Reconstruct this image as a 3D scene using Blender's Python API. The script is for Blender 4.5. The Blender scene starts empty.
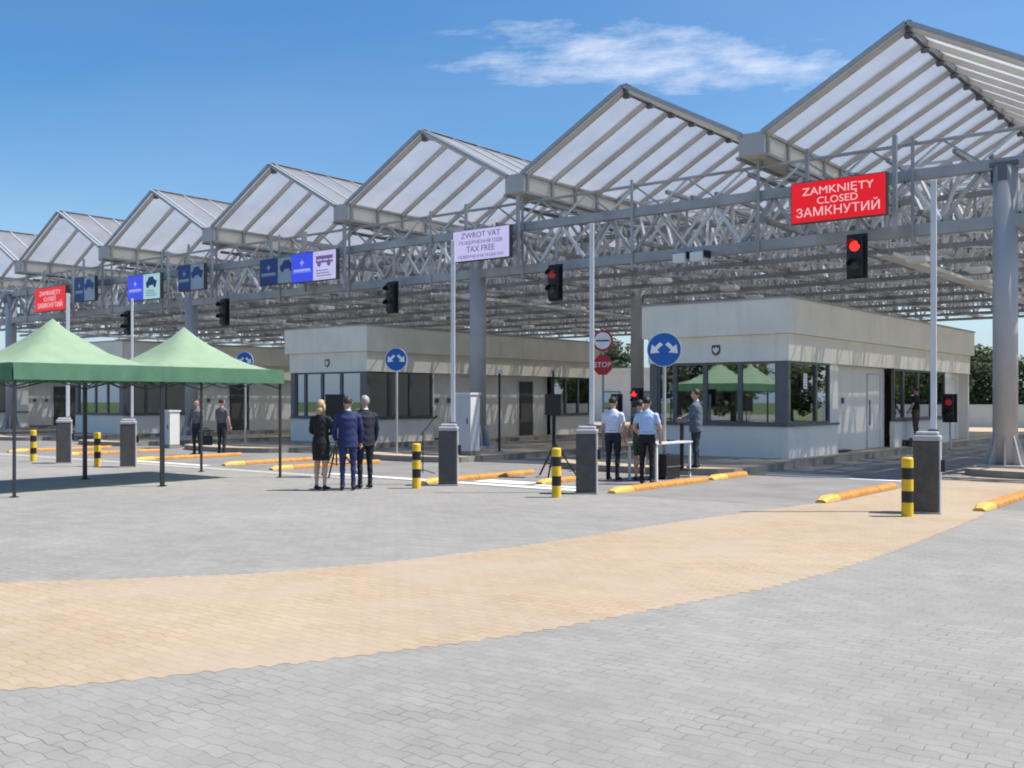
import bpy, bmesh, math, random
from mathutils import Vector, Matrix, kdtree
random.seed(7)
R = math.radians
sc = bpy.context.scene
COL = sc.collection
PI = math.pi

# ------------------------------------------------------------------ camera frame (lane axis = +y, booth row axis = x)
CAM_H = 1.7
YAW = 38.27
# ------------------------------------------------------------------ node helpers / materials
def new_mat(name):
    m = bpy.data.materials.new(name); m.use_nodes = True
    nt = m.node_tree; nt.nodes.clear()
    out = nt.nodes.new('ShaderNodeOutputMaterial')
    return m, nt, out
def N(nt, t, **kw):
    n = nt.nodes.new(t)
    for k, v in kw.items(): setattr(n, k, v)
    return n
def L(nt, a, b): nt.links.new(a, b)
def math_n(nt, op, a, b=None, c=None):
    n = N(nt, 'ShaderNodeMath', operation=op)
    for i, v in enumerate((a, b, c)):
        if v is None: continue
        if hasattr(v, 'links'): L(nt, v, n.inputs[i])
        else: n.inputs[i].default_value = v
    return n.outputs[0]
def mixc(nt, fac, a, b, mode='MIX'):
    n = N(nt, 'ShaderNodeMix', data_type='RGBA', blend_type=mode)
    for s, v in ((n.inputs[0], fac), (n.inputs[6], a), (n.inputs[7], b)):
        if hasattr(v, 'links'): L(nt, v, s)
        elif isinstance(v, (int, float)): s.default_value = v
        else: s.default_value = (*v, 1)
    return n.outputs[2]
def noise(nt, vec, scale, detail=4, rough=.55):
    n = N(nt, 'ShaderNodeTexNoise'); n.inputs['Scale'].default_value = scale
    n.inputs['Detail'].default_value = detail; n.inputs['Roughness'].default_value = rough
    L(nt, vec, n.inputs['Vector']); return n.outputs['Fac']
def ramp(nt, fac, lo, hi, a=0., b=1.):
    n = N(nt, 'ShaderNodeMapRange'); n.clamp = True
    L(nt, fac, n.inputs[0])
    for i, v in enumerate((lo, hi, a, b)): n.inputs[i+1].default_value = v
    return n.outputs[0]
def pos(nt): return N(nt, 'ShaderNodeNewGeometry').outputs['Position']

def mat(name, col, rough=.6, metal=0., var=.12, scale=3., bump=0., bscale=40., dirt=0., spec=.4):
    m, nt, out = new_mat(name)
    b = N(nt, 'ShaderNodeBsdfPrincipled'); L(nt, b.outputs[0], out.inputs[0])
    P = pos(nt)
    f = ramp(nt, noise(nt, P, scale), .3, .7)
    c = mixc(nt, f, tuple(x*(1-var) for x in col), tuple(min(1, x*(1+var)) for x in col))
    if dirt:
        s = N(nt, 'ShaderNodeMapping'); s.inputs['Scale'].default_value = (2.2, 2.2, .25); L(nt, P, s.inputs[0])
        d = ramp(nt, noise(nt, s.outputs[0], 1.6, 6, .65), .52, .78, 0, dirt)
        c = mixc(nt, d, c, tuple(x*.55 for x in col))
    L(nt, c, b.inputs['Base Color'])
    r = ramp(nt, noise(nt, P, scale*2.3), .3, .7, max(.02, rough-.08), min(1, rough+.08)); L(nt, r, b.inputs['Roughness'])
    b.inputs['Metallic'].default_value = metal
    b.inputs['Specular IOR Level'].default_value = spec
    if bump:
        bn = N(nt, 'ShaderNodeBump'); bn.inputs['Strength'].default_value = bump; bn.inputs['Distance'].default_value = .01
        L(nt, noise(nt, P, bscale), bn.inputs['Height']); L(nt, bn.outputs[0], b.inputs['Normal'])
    return m

def emit_mat(name, col, strength, base=(.02, .02, .02), var=.06):
    m, nt, out = new_mat(name)
    b = N(nt, 'ShaderNodeBsdfPrincipled'); L(nt, b.outputs[0], out.inputs[0])
    b.inputs['Base Color'].default_value = (*base, 1); b.inputs['Roughness'].default_value = .4
    f = ramp(nt, noise(nt, pos(nt), 2.5), .3, .7)
    c = mixc(nt, f, tuple(x*(1-var) for x in col), tuple(x*(1+var) for x in col))
    L(nt, c, b.inputs['Emission Color']); b.inputs['Emission Strength'].default_value = strength
    return m

def paver_mat(name, c1, c2, mortar, blotch=.10, tint=None):
    """interlocking concrete blocks, rows along x, zig-zag joints"""
    m, nt, out = new_mat(name)
    b = N(nt, 'ShaderNodeBsdfPrincipled'); L(nt, b.outputs[0], out.inputs[0])
    P = pos(nt)
    sep = N(nt, 'ShaderNodeSeparateXYZ'); L(nt, P, sep.inputs[0])
    sn = math_n(nt, 'SINE', math_n(nt, 'MULTIPLY', sep.outputs[0], 2*PI/.2))
    y2 = math_n(nt, 'ADD', sep.outputs[1], math_n(nt, 'MULTIPLY', sn, .009))
    sn2 = math_n(nt, 'SINE', math_n(nt, 'MULTIPLY', sep.outputs[1], 2*PI/.1))
    x2 = math_n(nt, 'ADD', sep.outputs[0], math_n(nt, 'MULTIPLY', sn2, .004))
    cmb = N(nt, 'ShaderNodeCombineXYZ'); L(nt, x2, cmb.inputs[0]); L(nt, y2, cmb.inputs[1])
    # laying is never quite true
    wob = N(nt, 'ShaderNodeTexNoise'); wob.inputs['Scale'].default_value = .9; L(nt, P, wob.inputs['Vector'])
    sub = N(nt, 'ShaderNodeVectorMath', operation='SCALE'); L(nt, wob.outputs['Color'], sub.inputs[0]); sub.inputs[3].default_value = .06
    add = N(nt, 'ShaderNodeVectorMath', operation='ADD'); L(nt, cmb.outputs[0], add.inputs[0]); L(nt, sub.outputs[0], add.inputs[1])
    br = N(nt, 'ShaderNodeTexBrick'); L(nt, add.outputs[0], br.inputs['Vector'])
    br.inputs['Color1'].default_value = (*c1, 1); br.inputs['Color2'].default_value = (*c2, 1); br.inputs['Mortar'].default_value = (*mortar, 1)
    br.inputs['Scale'].default_value = 1; br.inputs['Mortar Size'].default_value = .0045; br.inputs['Mortar Smooth'].default_value = .35
    br.inputs['Brick Width'].default_value = .2; br.inputs['Row Height'].default_value = .1
    n1 = ramp(nt, noise(nt, P, .35, 5, .6), .25, .75, 1-blotch, 1+blotch)
    n2 = ramp(nt, noise(nt, P, 2.6, 5, .65), .25, .75, 1-blotch*.8, 1+blotch*.8)
    n3 = ramp(nt, noise(nt, P, 90, 2), .2, .8, .90, 1.10)
    fac = math_n(nt, 'MULTIPLY', math_n(nt, 'MULTIPLY', n1, n2), n3)
    vm = N(nt, 'ShaderNodeVectorMath', operation='SCALE'); L(nt, br.outputs['Color'], vm.inputs[0]); L(nt, fac, vm.inputs[3])
    # joints open and dark only here and there
    jm = ramp(nt, noise(nt, P, 1.7, 6, .7), .46, .66)
    jf = math_n(nt, 'MULTIPLY', br.outputs['Fac'], jm)
    c = mixc(nt, math_n(nt, 'MULTIPLY', jf, .65), vm.outputs[0], tuple(x*.35 for x in mortar))
    # specks of dirt
    sp = ramp(nt, noise(nt, P, 7, 8, .8), .735, .80, 0, .5)
    c = mixc(nt, sp, c, tuple(x*.3 for x in mortar))
    if tint:
        t = ramp(nt, noise(nt, P, .8, 4, .6), .38, .68, 0, .7)
        c = mixc(nt, t, c, tint)
    L(nt, c, b.inputs['Base Color']); b.inputs['Roughness'].default_value = .85; b.inputs['Specular IOR Level'].default_value = .25
    bn = N(nt, 'ShaderNodeBump'); bn.inputs['Strength'].default_value = .18; bn.inputs['Distance'].default_value = .004
    h = math_n(nt, 'SUBTRACT', math_n(nt, 'MULTIPLY', noise(nt, P, 30, 5), .5), br.outputs['Fac'])
    L(nt, h, bn.inputs['Height']); L(nt, bn.outputs[0], b.inputs['Normal'])
    return m

def sheet_mat(name, col, transp, transl, rough=.25, tcol=None, var=.08, vscale=.8, gloss=.12):
    """thin translucent sheet (polycarbonate, tent cloth)"""
    m, nt, out = new_mat(name)
    P = pos(nt)
    f = ramp(nt, noise(nt, P, vscale, 5), .3, .7)
    c = mixc(nt, f, tuple(x*(1-var) for x in col), tuple(min(1, x*(1+var)) for x in col))
    d = N(nt, 'ShaderNodeBsdfDiffuse'); L(nt, c, d.inputs[0])
    t = N(nt, 'ShaderNodeBsdfTranslucent'); L(nt, c, t.inputs[0])
    g = N(nt, 'ShaderNodeBsdfGlossy'); g.inputs['Roughness'].default_value = rough
    tr = N(nt, 'ShaderNodeBsdfTransparent'); tr.inputs[0].default_value = (*(tcol or (.9, .93, .96)), 1)
    m1 = N(nt, 'ShaderNodeMixShader'); m1.inputs[0].default_value = transl; L(nt, d.outputs[0], m1.inputs[1]); L(nt, t.outputs[0], m1.inputs[2])
    m2 = N(nt, 'ShaderNodeMixShader'); m2.inputs[0].default_value = transp; L(nt, m1.outputs[0], m2.inputs[1]); L(nt, tr.outputs[0], m2.inputs[2])
    lw = N(nt, 'ShaderNodeFresnel'); lw.inputs[0].default_value = 1.45
    gm = math_n(nt, 'MULTIPLY', lw.outputs[0], gloss*6)
    m3 = N(nt, 'ShaderNodeMixShader'); L(nt, gm, m3.inputs[0]); L(nt, m2.outputs[0], m3.inputs[1]); L(nt, g.outputs[0], m3.inputs[2])
    L(nt, m3.outputs[0], out.inputs[0]); return m

def glass_mat(name, tint=(.62, .68, .66), refl=1.55):
    m, nt, out = new_mat(name)
    g = N(nt, 'ShaderNodeBsdfGlossy'); g.inputs['Roughness'].default_value = .015; g.inputs[0].default_value = (.95, .97, 1, 1)
    tr = N(nt, 'ShaderNodeBsdfTransparent'); tr.inputs[0].default_value = (*tint, 1)
    fr = N(nt, 'ShaderNodeFresnel'); fr.inputs[0].default_value = refl
    fac = math_n(nt, 'ADD', math_n(nt, 'MULTIPLY', fr.outputs[0], 1.6), .24)
    fac = math_n(nt, 'MINIMUM', fac, .95)
    bn = N(nt, 'ShaderNodeBump'); bn.inputs['Strength'].default_value = .02; L(nt, noise(nt, pos(nt), .9, 2), bn.inputs['Height'])
    L(nt, bn.outputs[0], g.inputs['Normal'])
    mx = N(nt, 'ShaderNodeMixShader'); L(nt, fac, mx.inputs[0]); L(nt, tr.outputs[0], mx.inputs[1]); L(nt, g.outputs[0], mx.inputs[2])
    L(nt, mx.outputs[0], out.inputs[0]); return m

M = {}
M['pav'] = paver_mat('grey_pavers', (.272, .265, .249), (.248, .242, .228), (.215, .21, .197), .13)
M['beige'] = paver_mat('beige_pavers', (.395, .306, .213), (.36, .275, .187), (.285, .22, .158), .10, tint=(.38, .322, .252))
M['asphalt'] = mat('lane_concrete', (.205, .20, .19), .85, var=.16, scale=.9, bump=.3, bscale=60, dirt=.25)
M['grass'] = mat('grass_ground', (.09, .13, .045), .95, var=.35, scale=.4, bump=.5, bscale=8)
M['island'] = paver_mat('island_pavers', (.46, .36, .26), (.42, .33, .235), (.3, .25, .18))
M['kerb'] = mat('kerb_concrete', (.27, .245, .21), .85, var=.12, scale=2, bump=.2, dirt=.3)
M['white_line'] = mat('white_road_paint', (.80, .80, .79), .7, var=.08, scale=5, dirt=.2)
M['steel'] = mat('galvanised_steel', (.385, .385, .385), .5, .1, var=.2, scale=1.3, dirt=.25)
M['steel_lt'] = mat('lit_pale_steel', (.68, .69, .69), .55, .05, var=.15, scale=1.2, dirt=.3)  # bright copy of the steel; look of lit web tubes put into the colour
M['steel_mid'] = mat('shade_toned_steel', (.30, .30, .305), .5, .1, var=.2, scale=1.3)  # darker copy for inner chords; shade contrast against lit webs is in the colour
M['steel_dk'] = mat('dark_steel', (.14, .145, .15), .5, .3, var=.2, scale=1.5)
M['trim'] = mat('grey_blue_flashing', (.38, .40, .42), .45, .15, var=.1, scale=2)
M['rafter'] = mat('rafter_paint', (.58, .53, .46), .6, .05, var=.12, scale=1)
M['gutter'] = mat('beige_gutter_sheet', (.74, .70, .61), .6, .05, var=.08, scale=1, dirt=.2)
M['column'] = mat('column_paint', (.46, .44, .43), .45, .05, var=.07, scale=1.5, dirt=.2)
M['polyc'] = sheet_mat('polycarbonate_sheet', (.79, .82, .87), .50, .83, rough=.35, gloss=.08, tcol=(.93, .945, .96))
M['fascia'] = mat('fascia_render', (.90, .83, .70), .85, var=.06, scale=.9, bump=.15, dirt=.28)
M['wall'] = mat('white_wall_panel', (.88, .83, .75), .7, var=.04, scale=1, dirt=.15)
M['panel'] = mat('pale_blue_panel', (.90, .81, .70), .5, var=.04, scale=1, dirt=.12)
M['frame'] = mat('grey_window_frame', (.15, .148, .145), .45, .1, var=.1, scale=3)
M['glass'] = glass_mat('window_glass')
M['interior'] = mat('dark_interior', (.10, .095, .085), .8, var=.2, scale=1)
M['room'] = mat('room_wall', (.30, .29, .27), .8, var=.1, scale=1)
M['black'] = mat('black_plastic', (.016, .016, .018), .45, var=.2, scale=5)
M['dark'] = mat('charcoal_paint', (.08, .076, .076), .5, .1, var=.2, scale=7, dirt=.3)
M['cap'] = mat('pale_grey_plastic', (.62, .63, .66), .4, var=.06, scale=4)
M['barrier_cap'] = mat('barrier_cap_grey', (.40, .40, .43), .45, var=.08, scale=5, dirt=.25)
M['arm'] = mat('barrier_arm_paint', (.62, .63, .65), .45, var=.06, scale=4, dirt=.2)
M['white'] = mat('white_paint', (.80, .80, .80), .4, var=.05, scale=4, dirt=.1)
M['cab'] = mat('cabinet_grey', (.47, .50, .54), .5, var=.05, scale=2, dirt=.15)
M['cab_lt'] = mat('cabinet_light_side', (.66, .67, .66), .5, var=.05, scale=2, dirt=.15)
M['yellow'] = mat('yellow_paint', (.76, .50, .025), .55, var=.12, scale=9, dirt=.45)
M['orange'] = mat('orange_kerb_paint', (.48, .22, .045), .65, var=.22, scale=7, dirt=.55)
M['amber'] = mat('amber_kerb_end', (.66, .40, .09), .6, var=.12, scale=5)
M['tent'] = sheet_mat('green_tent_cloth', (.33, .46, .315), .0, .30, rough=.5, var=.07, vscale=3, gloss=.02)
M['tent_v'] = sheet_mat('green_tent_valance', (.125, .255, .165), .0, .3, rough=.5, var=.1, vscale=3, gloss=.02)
M['leg'] = mat('tent_leg_metal', (.05, .055, .06), .4, .5, var=.1, scale=3)
M['blue'] = mat('traffic_blue', (.012, .115, .42), .4, var=.05, scale=3)
M['signred'] = mat('traffic_red', (.50, .02, .025), .4, var=.05, scale=3)
M['signwhite'] = mat('traffic_white', (.82, .82, .82), .4, var=.04, scale=3)
M['led_red'] = emit_mat('led_red', (.86, .004, .012), 0.50, base=(.10, .0, .0))
M['led_text'] = emit_mat('led_pink_text', (1, .62, .64), 0.52)
M['led_lilac'] = emit_mat('led_lilac', (.60, .57, .92), 0.54)
M['led_purple'] = emit_mat('led_purple_text', (.16, .10, .32), 0.49)
M['led_blue'] = emit_mat('led_blue', (.035, .06, .80), 0.58)
M['led_sky'] = emit_mat('led_light_blue_text', (.35, .42, .95), 0.55)
M['led_cyan'] = emit_mat('led_mint', (.40, .66, .70), 0.52)
M['dim_blue'] = mat('unlit_blue_panel', (.012, .045, .20), .4, var=.1, scale=2)
M['dim_grey'] = mat('unlit_grey_panel', (.36, .42, .48), .4, var=.1, scale=2)
M['lens_red'] = emit_mat('red_lamp', (1, .02, .015), 1.3, var=.02)
M['lens_dim'] = emit_mat('dim_red_lamp', (.35, .01, .01), .35)
M['lens_off'] = mat('unlit_lens', (.03, .04, .035), .15, var=.1, scale=6)
M['lamp'] = mat('lamp_diffuser', (.78, .78, .74), .4, var=.04, scale=3)
M['trunk'] = mat('bark', (.10, .075, .05), .9, var=.25, scale=6, bump=.5, bscale=20)
M['red'] = mat('red_paint', (.55, .03, .03), .5, var=.08, scale=4)
M['crest'] = mat('crest_red', (.17, .05, .055), .5, var=.08, scale=8)

def leaf_mat(name, a, b):
    m, nt, out = new_mat(name)
    P = pos(nt); oi = N(nt, 'ShaderNodeObjectInfo')
    f = ramp(nt, noise(nt, P, .55, 4), .3, .7)
    c = mixc(nt, f, a, b)
    hs = N(nt, 'ShaderNodeHueSaturation'); L(nt, c, hs.inputs['Color'])
    L(nt, ramp(nt, oi.outputs['Random'], 0, 1, .7, 1.25), hs.inputs['Value'])
    d = N(nt, 'ShaderNodeBsdfDiffuse'); t = N(nt, 'ShaderNodeBsdfTranslucent')
    L(nt, hs.outputs[0], d.inputs[0]); L(nt, hs.outputs[0], t.inputs[0])
    mx = N(nt, 'ShaderNodeMixShader'); mx.inputs[0].default_value = .3
    L(nt, d.outputs[0], mx.inputs[1]); L(nt, t.outputs[0], mx.inputs[2]); L(nt, mx.outputs[0], out.inputs[0]); return m
M['leaf'] = leaf_mat('leaf_green', (.11, .15, .06), (.19, .23, .11))
M['leaf2'] = leaf_mat('leaf_grey_green', (.12, .155, .09), (.20, .23, .14))

# ------------------------------------------------------------------ mesh builder
class MB:
    def __init__(s): s.v = []; s.f = []; s.m = []
    def add(s, vs, fs, mi=0):
        o = len(s.v); s.v += [tuple(v) for v in vs]; s.f += [tuple(i+o for i in f) for f in fs]; s.m += [mi]*len(fs); return s
    def box(s, x0, x1, y0, y1, z0, z1, mi=0, ch=0.):
        if ch:
            bm = bmesh.new(); bmesh.ops.create_cube(bm, size=1)
            for v in bm.verts:
                v.co = ((x0+x1)/2+v.co.x*(x1-x0), (y0+y1)/2+v.co.y*(y1-y0), (z0+z1)/2+v.co.z*(z1-z0))
            bmesh.ops.bevel(bm, geom=bm.edges[:], offset=ch, segments=2, affect='EDGES', profile=.5)
            bm.verts.index_update(); s.add([v.co[:] for v in bm.verts], [[v.index for v in f.verts] for f in bm.faces], mi); bm.free(); return s
        vs = [(x, y, z) for z in (z0, z1) for y in (y0, y1) for x in (x0, x1)]
        return s.add(vs, [(0, 2, 3, 1), (4, 5, 7, 6), (0, 1, 5, 4), (2, 6, 7, 3), (0, 4, 6, 2), (1, 3, 7, 5)], mi)
    def bar(s, p0, p1, w, h, mi=0):
        p0 = Vector(p0); p1 = Vector(p1); d = (p1-p0).normalized()
        up = Vector((0, 0, 1)) if abs(d.z) < .95 else Vector((0, 1, 0))
        a = d.cross(up).normalized(); b = a.cross(d).normalized()
        vs = [p+a*(w/2*i)+b*(h/2*j) for p in (p0, p1) for i, j in ((-1, -1), (1, -1), (1, 1), (-1, 1))]
        return s.add(vs, [(0, 1, 2, 3), (7, 6, 5, 4), (0, 4, 5, 1), (1, 5, 6, 2), (2, 6, 7, 3), (3, 7, 4, 0)], mi)
    def tube(s, p0, p1, r0, r1=None, n=8, mi=0):
        r1 = r0 if r1 is None else r1
        return s.loft([(p0, r0, r0), (p1, r1, r1)], n, mi)
    def loft(s, rings, n=10, mi=0, axis=None):
        """rings: (centre, rx, ry); frames follow the path"""
        P = [Vector(r[0]) for r in rings]; o = len(s.v); vs = []; fs = []
        for i, r in enumerate(rings):
            d = (P[min(i+1, len(P)-1)]-P[max(i-1, 0)])
            d = Vector(axis) if axis else d.normalized()
            up = Vector((0, 1, 0)) if abs(d.y) < .8 else Vector((0, 0, 1))
            a = up.cross(d).normalized(); b = d.cross(a).normalized()
            for k in range(n):
                t = 2*PI*k/n; vs.append(P[i]+a*(math.cos(t)*r[1])+b*(math.sin(t)*r[2]))
        for i in range(len(rings)-1):
            for k in range(n):
                fs.append((i*n+k, i*n+(k+1) % n, (i+1)*n+(k+1) % n, (i+1)*n+k))
        fs.append(tuple(reversed(range(n)))); fs.append(tuple((len(rings)-1)*n+k for k in range(n)))
        return s.add(vs, fs, mi)
    def ell(s, c, rx, ry, rz, nu=12, nv=8, mi=0):
        vs = []; fs = []
        for j in range(1, nv):
            ph = PI*j/nv
            for i in range(nu):
                t = 2*PI*i/nu; vs.append((c[0]+rx*math.sin(ph)*math.cos(t), c[1]+ry*math.sin(ph)*math.sin(t), c[2]-rz*math.cos(ph)))
        vs.append((c[0], c[1], c[2]-rz)); vs.append((c[0], c[1], c[2]+rz)); b = len(vs)-2
        for j in range(nv-2):
            for i in range(nu): fs.append((j*nu+i, j*nu+(i+1) % nu, (j+1)*nu+(i+1) % nu, (j+1)*nu+i))
        for i in range(nu): fs.append((b, (i+1) % nu, i)); fs.append((b+1, (nv-2)*nu+i, (nv-2)*nu+(i+1) % nu))
        return s.add(vs, fs, mi)
    def prism(s, poly, y0, y1, mi=0):
        """polygon in xz (seen from -y, counter-clockwise), thickness y0..y1"""
        n = len(poly); vs = [(x, y0, z) for x, z in poly]+[(x, y1, z) for x, z in poly]
        fs = [tuple(range(n)), tuple(reversed(range(n, 2*n)))]+[(i, i+n, (i+1) % n+n, (i+1) % n) for i in range(n)]
        return s.add(vs, fs, mi)
    def slab(s, poly, z0, z1, mi=0):
        n = len(poly); vs = [(x, y, z0) for x, y in poly]+[(x, y, z1) for x, y in poly]
        fs = [tuple(reversed(range(n))), tuple(range(n, 2*n))]+[(i, (i+1) % n, (i+1) % n+n, i+n) for i in range(n)]
        return s.add(vs, fs, mi)
    def build(s, name, mats, parent=None, smooth=False, loc=None, fix=True):
        me = bpy.data.meshes.new(name); me.from_pydata(s.v, [], s.f); me.update()
        if not isinstance(mats, (list, tuple)): mats = [mats]
        for m in mats: me.materials.append(m)
        for p, mi in zip(me.polygons, s.m): p.material_index = mi; p.use_smooth = smooth
        if fix:
            bm = bmesh.new(); bm.from_mesh(me); bmesh.ops.recalc_face_normals(bm, faces=bm.faces[:]); bm.to_mesh(me); bm.free()
        o = bpy.data.objects.new(name, me); COL.objects.link(o)
        if parent: o.parent = parent
        if loc: o.location = loc
        return o

def tag(o, label, cat=None, group=None, kind=None):
    if label: o['label'] = label
    if cat: o['category'] = cat
    if group: o['group'] = group
    if kind: o['kind'] = kind
    return o
def thing(name, label, cat, loc=(0, 0, 0), rz=0., group=None):
    o = bpy.data.objects.new(name, None); COL.objects.link(o); o.empty_display_size = .2
    o.location = loc; o.rotation_euler = (0, 0, R(rz)); return tag(o, label, cat, group)
def dup(root, loc, rz=None, label=None):
    r = root.copy(); COL.objects.link(r); r.location = loc
    if rz is not None: r.rotation_euler = (0, 0, R(rz))
    if label: r['label'] = label
    def rec(src, dst):
        for ch in src.children:
            c = ch.copy(); COL.objects.link(c); c.parent = dst; rec(ch, c)
    rec(root, r); return r
def struct(o): o['kind'] = 'structure'; return o
SCR = bpy.data.scenes.new('scratch')
def evaluated_mesh(o):
    SCR.collection.objects.link(o)
    vl = SCR.view_layers[0]; vl.update(); dg = vl.depsgraph
    me = bpy.data.meshes.new_from_object(o.evaluated_get(dg), depsgraph=dg)
    SCR.collection.objects.unlink(o); bpy.data.objects.remove(o); return me
def text(body, size, m, parent, x, y, z, ext=.004, sx=1., name='lettering', bold=0.):
    cu = bpy.data.curves.new('lettering', 'FONT'); cu.body = body; cu.size = size; cu.align_x = 'CENTER'; cu.align_y = 'CENTER'
    cu.extrude = ext; cu.offset = bold; cu.resolution_u = 3
    me = evaluated_mesh(bpy.data.objects.new('tmp', cu))
    me.transform(Matrix.Translation((x, y, z)) @ Matrix.Rotation(R(90), 4, 'X') @ Matrix.Diagonal((sx, 1, 1, 1)))
    me.materials.clear(); me.materials.append(m)
    o = bpy.data.objects.new(name, me); COL.objects.link(o); o.parent = parent; return o

# ================================================================== SETTING: ground sheets
S = 15.9                                     # module of the booth row
struct(MB().add([(-700, -500, -.03), (700, -500, -.03), (700, 900, -.03), (-700, 900, -.03)], [(0, 1, 2, 3)]).build('ground', M['grass']))
struct(MB().add([(-110, -60, -.006), (60, -60, -.006), (60, 78, -.006), (-110, 78, -.006)], [(0, 1, 2, 3)]).build('plaza_paving', M['pav']))
def px_ground(px, py, z=0.):
    k = (px-512)/1024; d = (CAM_H-z)*1024/(py-400)
    return (d*(.785*k-.6194), d*(.6194*k+.785))
# beige band: an arc across the forecourt
top = [(-160, 588), (0, 582), (128, 578), (256, 573), (384, 562), (512, 547), (600, 534), (680, 521), (750, 512), (800, 505), (845, 501)]
bot = [(-260, 716), (-100, 700), (0, 690), (100, 682), (200, 672), (300, 662), (400, 650), (512, 635), (600, 619), (700, 600), (770, 587), (830, 572), (900, 549), (960, 525), (985, 514.5)]
tp = [px_ground(*p) for p in top]; bp = [px_ground(*p) for p in bot]
tp += [(-6.35, 17.6), (-6.35, 24.2)]; bp += [(-4.05, 17.0), (-4.05, 24.2)]
def resample(pl, n):
    P = [Vector((*p, 0)) for p in pl]; Ls = [0]
    for a, b in zip(P, P[1:]): Ls.append(Ls[-1]+(b-a).length)
    o = []
    for i in range(n+1):
        t = Ls[-1]*i/n; j = 0
        while j < len(P)-2 and Ls[j+1] < t: j += 1
        f = (t-Ls[j])/(Ls[j+1]-Ls[j]); o.append(P[j].lerp(P[j+1], f))
    return o
NB = 420
A = resample(tp, NB); B = resample(bp, NB)
rj = random.Random(5)
for Q in (A, B):
    P0 = [q.copy() for q in Q]
    for i in range(NB+1):
        d = (P0[min(i+1, NB)]-P0[max(i-1, 0)]).normalized()
        Q[i] = P0[i]+Vector((-d.y, d.x, 0))*(.03*((i*7 % 3)-1)+rj.uniform(-.015, .015))
vs = [(p.x, p.y, -.004) for p in A]+[(p.x, p.y, -.004) for p in B]
struct(MB().add(vs, [(i, i+NB+1, i+NB+2, i+1) for i in range(NB)]).build('paving_band', M['beige']))
# pale edging stones beside the band
def strip(pl, off, w, z, m, name):
    P = resample(pl, 80); v = []; f = []
    for i, p in enumerate(P):
        d = (P[min(i+1, 80)]-P[max(i-1, 0)]).normalized(); nrm = Vector((-d.y, d.x, 0))
        a = p+nrm*off; b = p+nrm*(off+w); v += [(a.x, a.y, z), (b.x, b.y, z)]
    f = [(2*i, 2*i+1, 2*i+3, 2*i+2) for i in range(80)]
    return struct(MB().add(v, f).build(name, m))
M['edge'] = mat('edging_stone', (.37, .36, .34), .85, var=.15, scale=6)
# lanes under the canopy
struct(MB().add([(-66, 15.6, -.005), (-6.4, 15.6, -.005), (-6.4, 66, -.005), (-66, 66, -.005)], [(0, 1, 2, 3)]).build('lane_road', M['asphalt']))
struct(MB().add([(-4.05, 17.2, -.005), (8, 17.2, -.005), (8, 66, -.005), (-4.05, 66, -.005)], [(0, 1, 2, 3)]).build('lane_road', M['asphalt']))
struct(MB().add([(-6.4, 24, -.005), (-4.05, 24, -.005), (-4.05, 66, -.005), (-6.4, 66, -.005)], [(0, 1, 2, 3)]).build('lane_road', M['asphalt']))
mk = MB()
mk.add([(-66, 15.15, 0), (-16.5, 15.15, 0), (-16.5, 15.6, 0), (-66, 15.6, 0)], [(0, 1, 2, 3)])
struct(mk.build('lane_edge_strip', M['edge']))
mk = MB()
for x0, x1, y0, y1 in ((-14.0, -10.6, 15.75, 16.05), (-13.9, -12.6, 16.3, 16.9), (-12.3, -10.9, 16.25, 16.5), (-9.9, -6.7, 21.8, 22.0), (-9.9, -6.7, 31.8, 32.0), (-18, -14.8, 15.8, 16.1), (-26, -22.6, 15.8, 16.05), (-26, -22.6, 21.8, 22.0)):
    mk.add([(x0, y0, .003), (x1, y0, .003), (x1, y1, .003), (x0, y1, .003)], [(0, 1, 2, 3)])
struct(mk.build('lane_marking', M['white_line']))
# raised islands: paved top, kerb round it (kerb butts the paving)
def island(x0, x1, y0, y1, pm='island'):
    r = (x1-x0)/2; k = .14
    def outline(ins):
        pts = []; c = (x0+x1)/2; rr = r-ins
        for i in range(13):
            t = PI+PI*i/12; pts.append((c+rr*math.cos(t), y0+r*.45+rr*.45*math.sin(t)))
        pts += [(x1-ins, y1-ins), (x0+ins, y1-ins)]
        return pts
    o = outline(0); i_ = outline(k); n = len(o)
    mb = MB(); v = [(x, y, -.01) for x, y in o]+[(x, y, .15) for x, y in o]+[(x, y, .15) for x, y in i_]+[(x, y, .10) for x, y in i_]
    f = []
    for a in range(n):
        b = (a+1) % n
        f += [(a, b, n+b, n+a), (n+a, n+b, 2*n+b, 2*n+a), (2*n+a, 2*n+b, 3*n+b, 3*n+a)]
    mb.add(v, f); struct(mb.build('island_kerb', M['kerb']))
    struct(MB().add([(x, y, .147) for x, y in i_], [tuple(range(n))]).build('island_paving', M[pm]))
island(-15.6, -10.3, 20.4, 62); island(-31.5, -26.2, 20.4, 62); island(-47.4, -42.1, 20.4, 62); island(-63.3, -58, 20.4, 62)
island(-6.4, -2.4, 24.0, 62, 'beige'); island(-22.3, -18.3, 20.4, 62); island(-38.2, -34.2, 20.4, 62); island(-54.1, -50.1, 20.4, 62)

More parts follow.
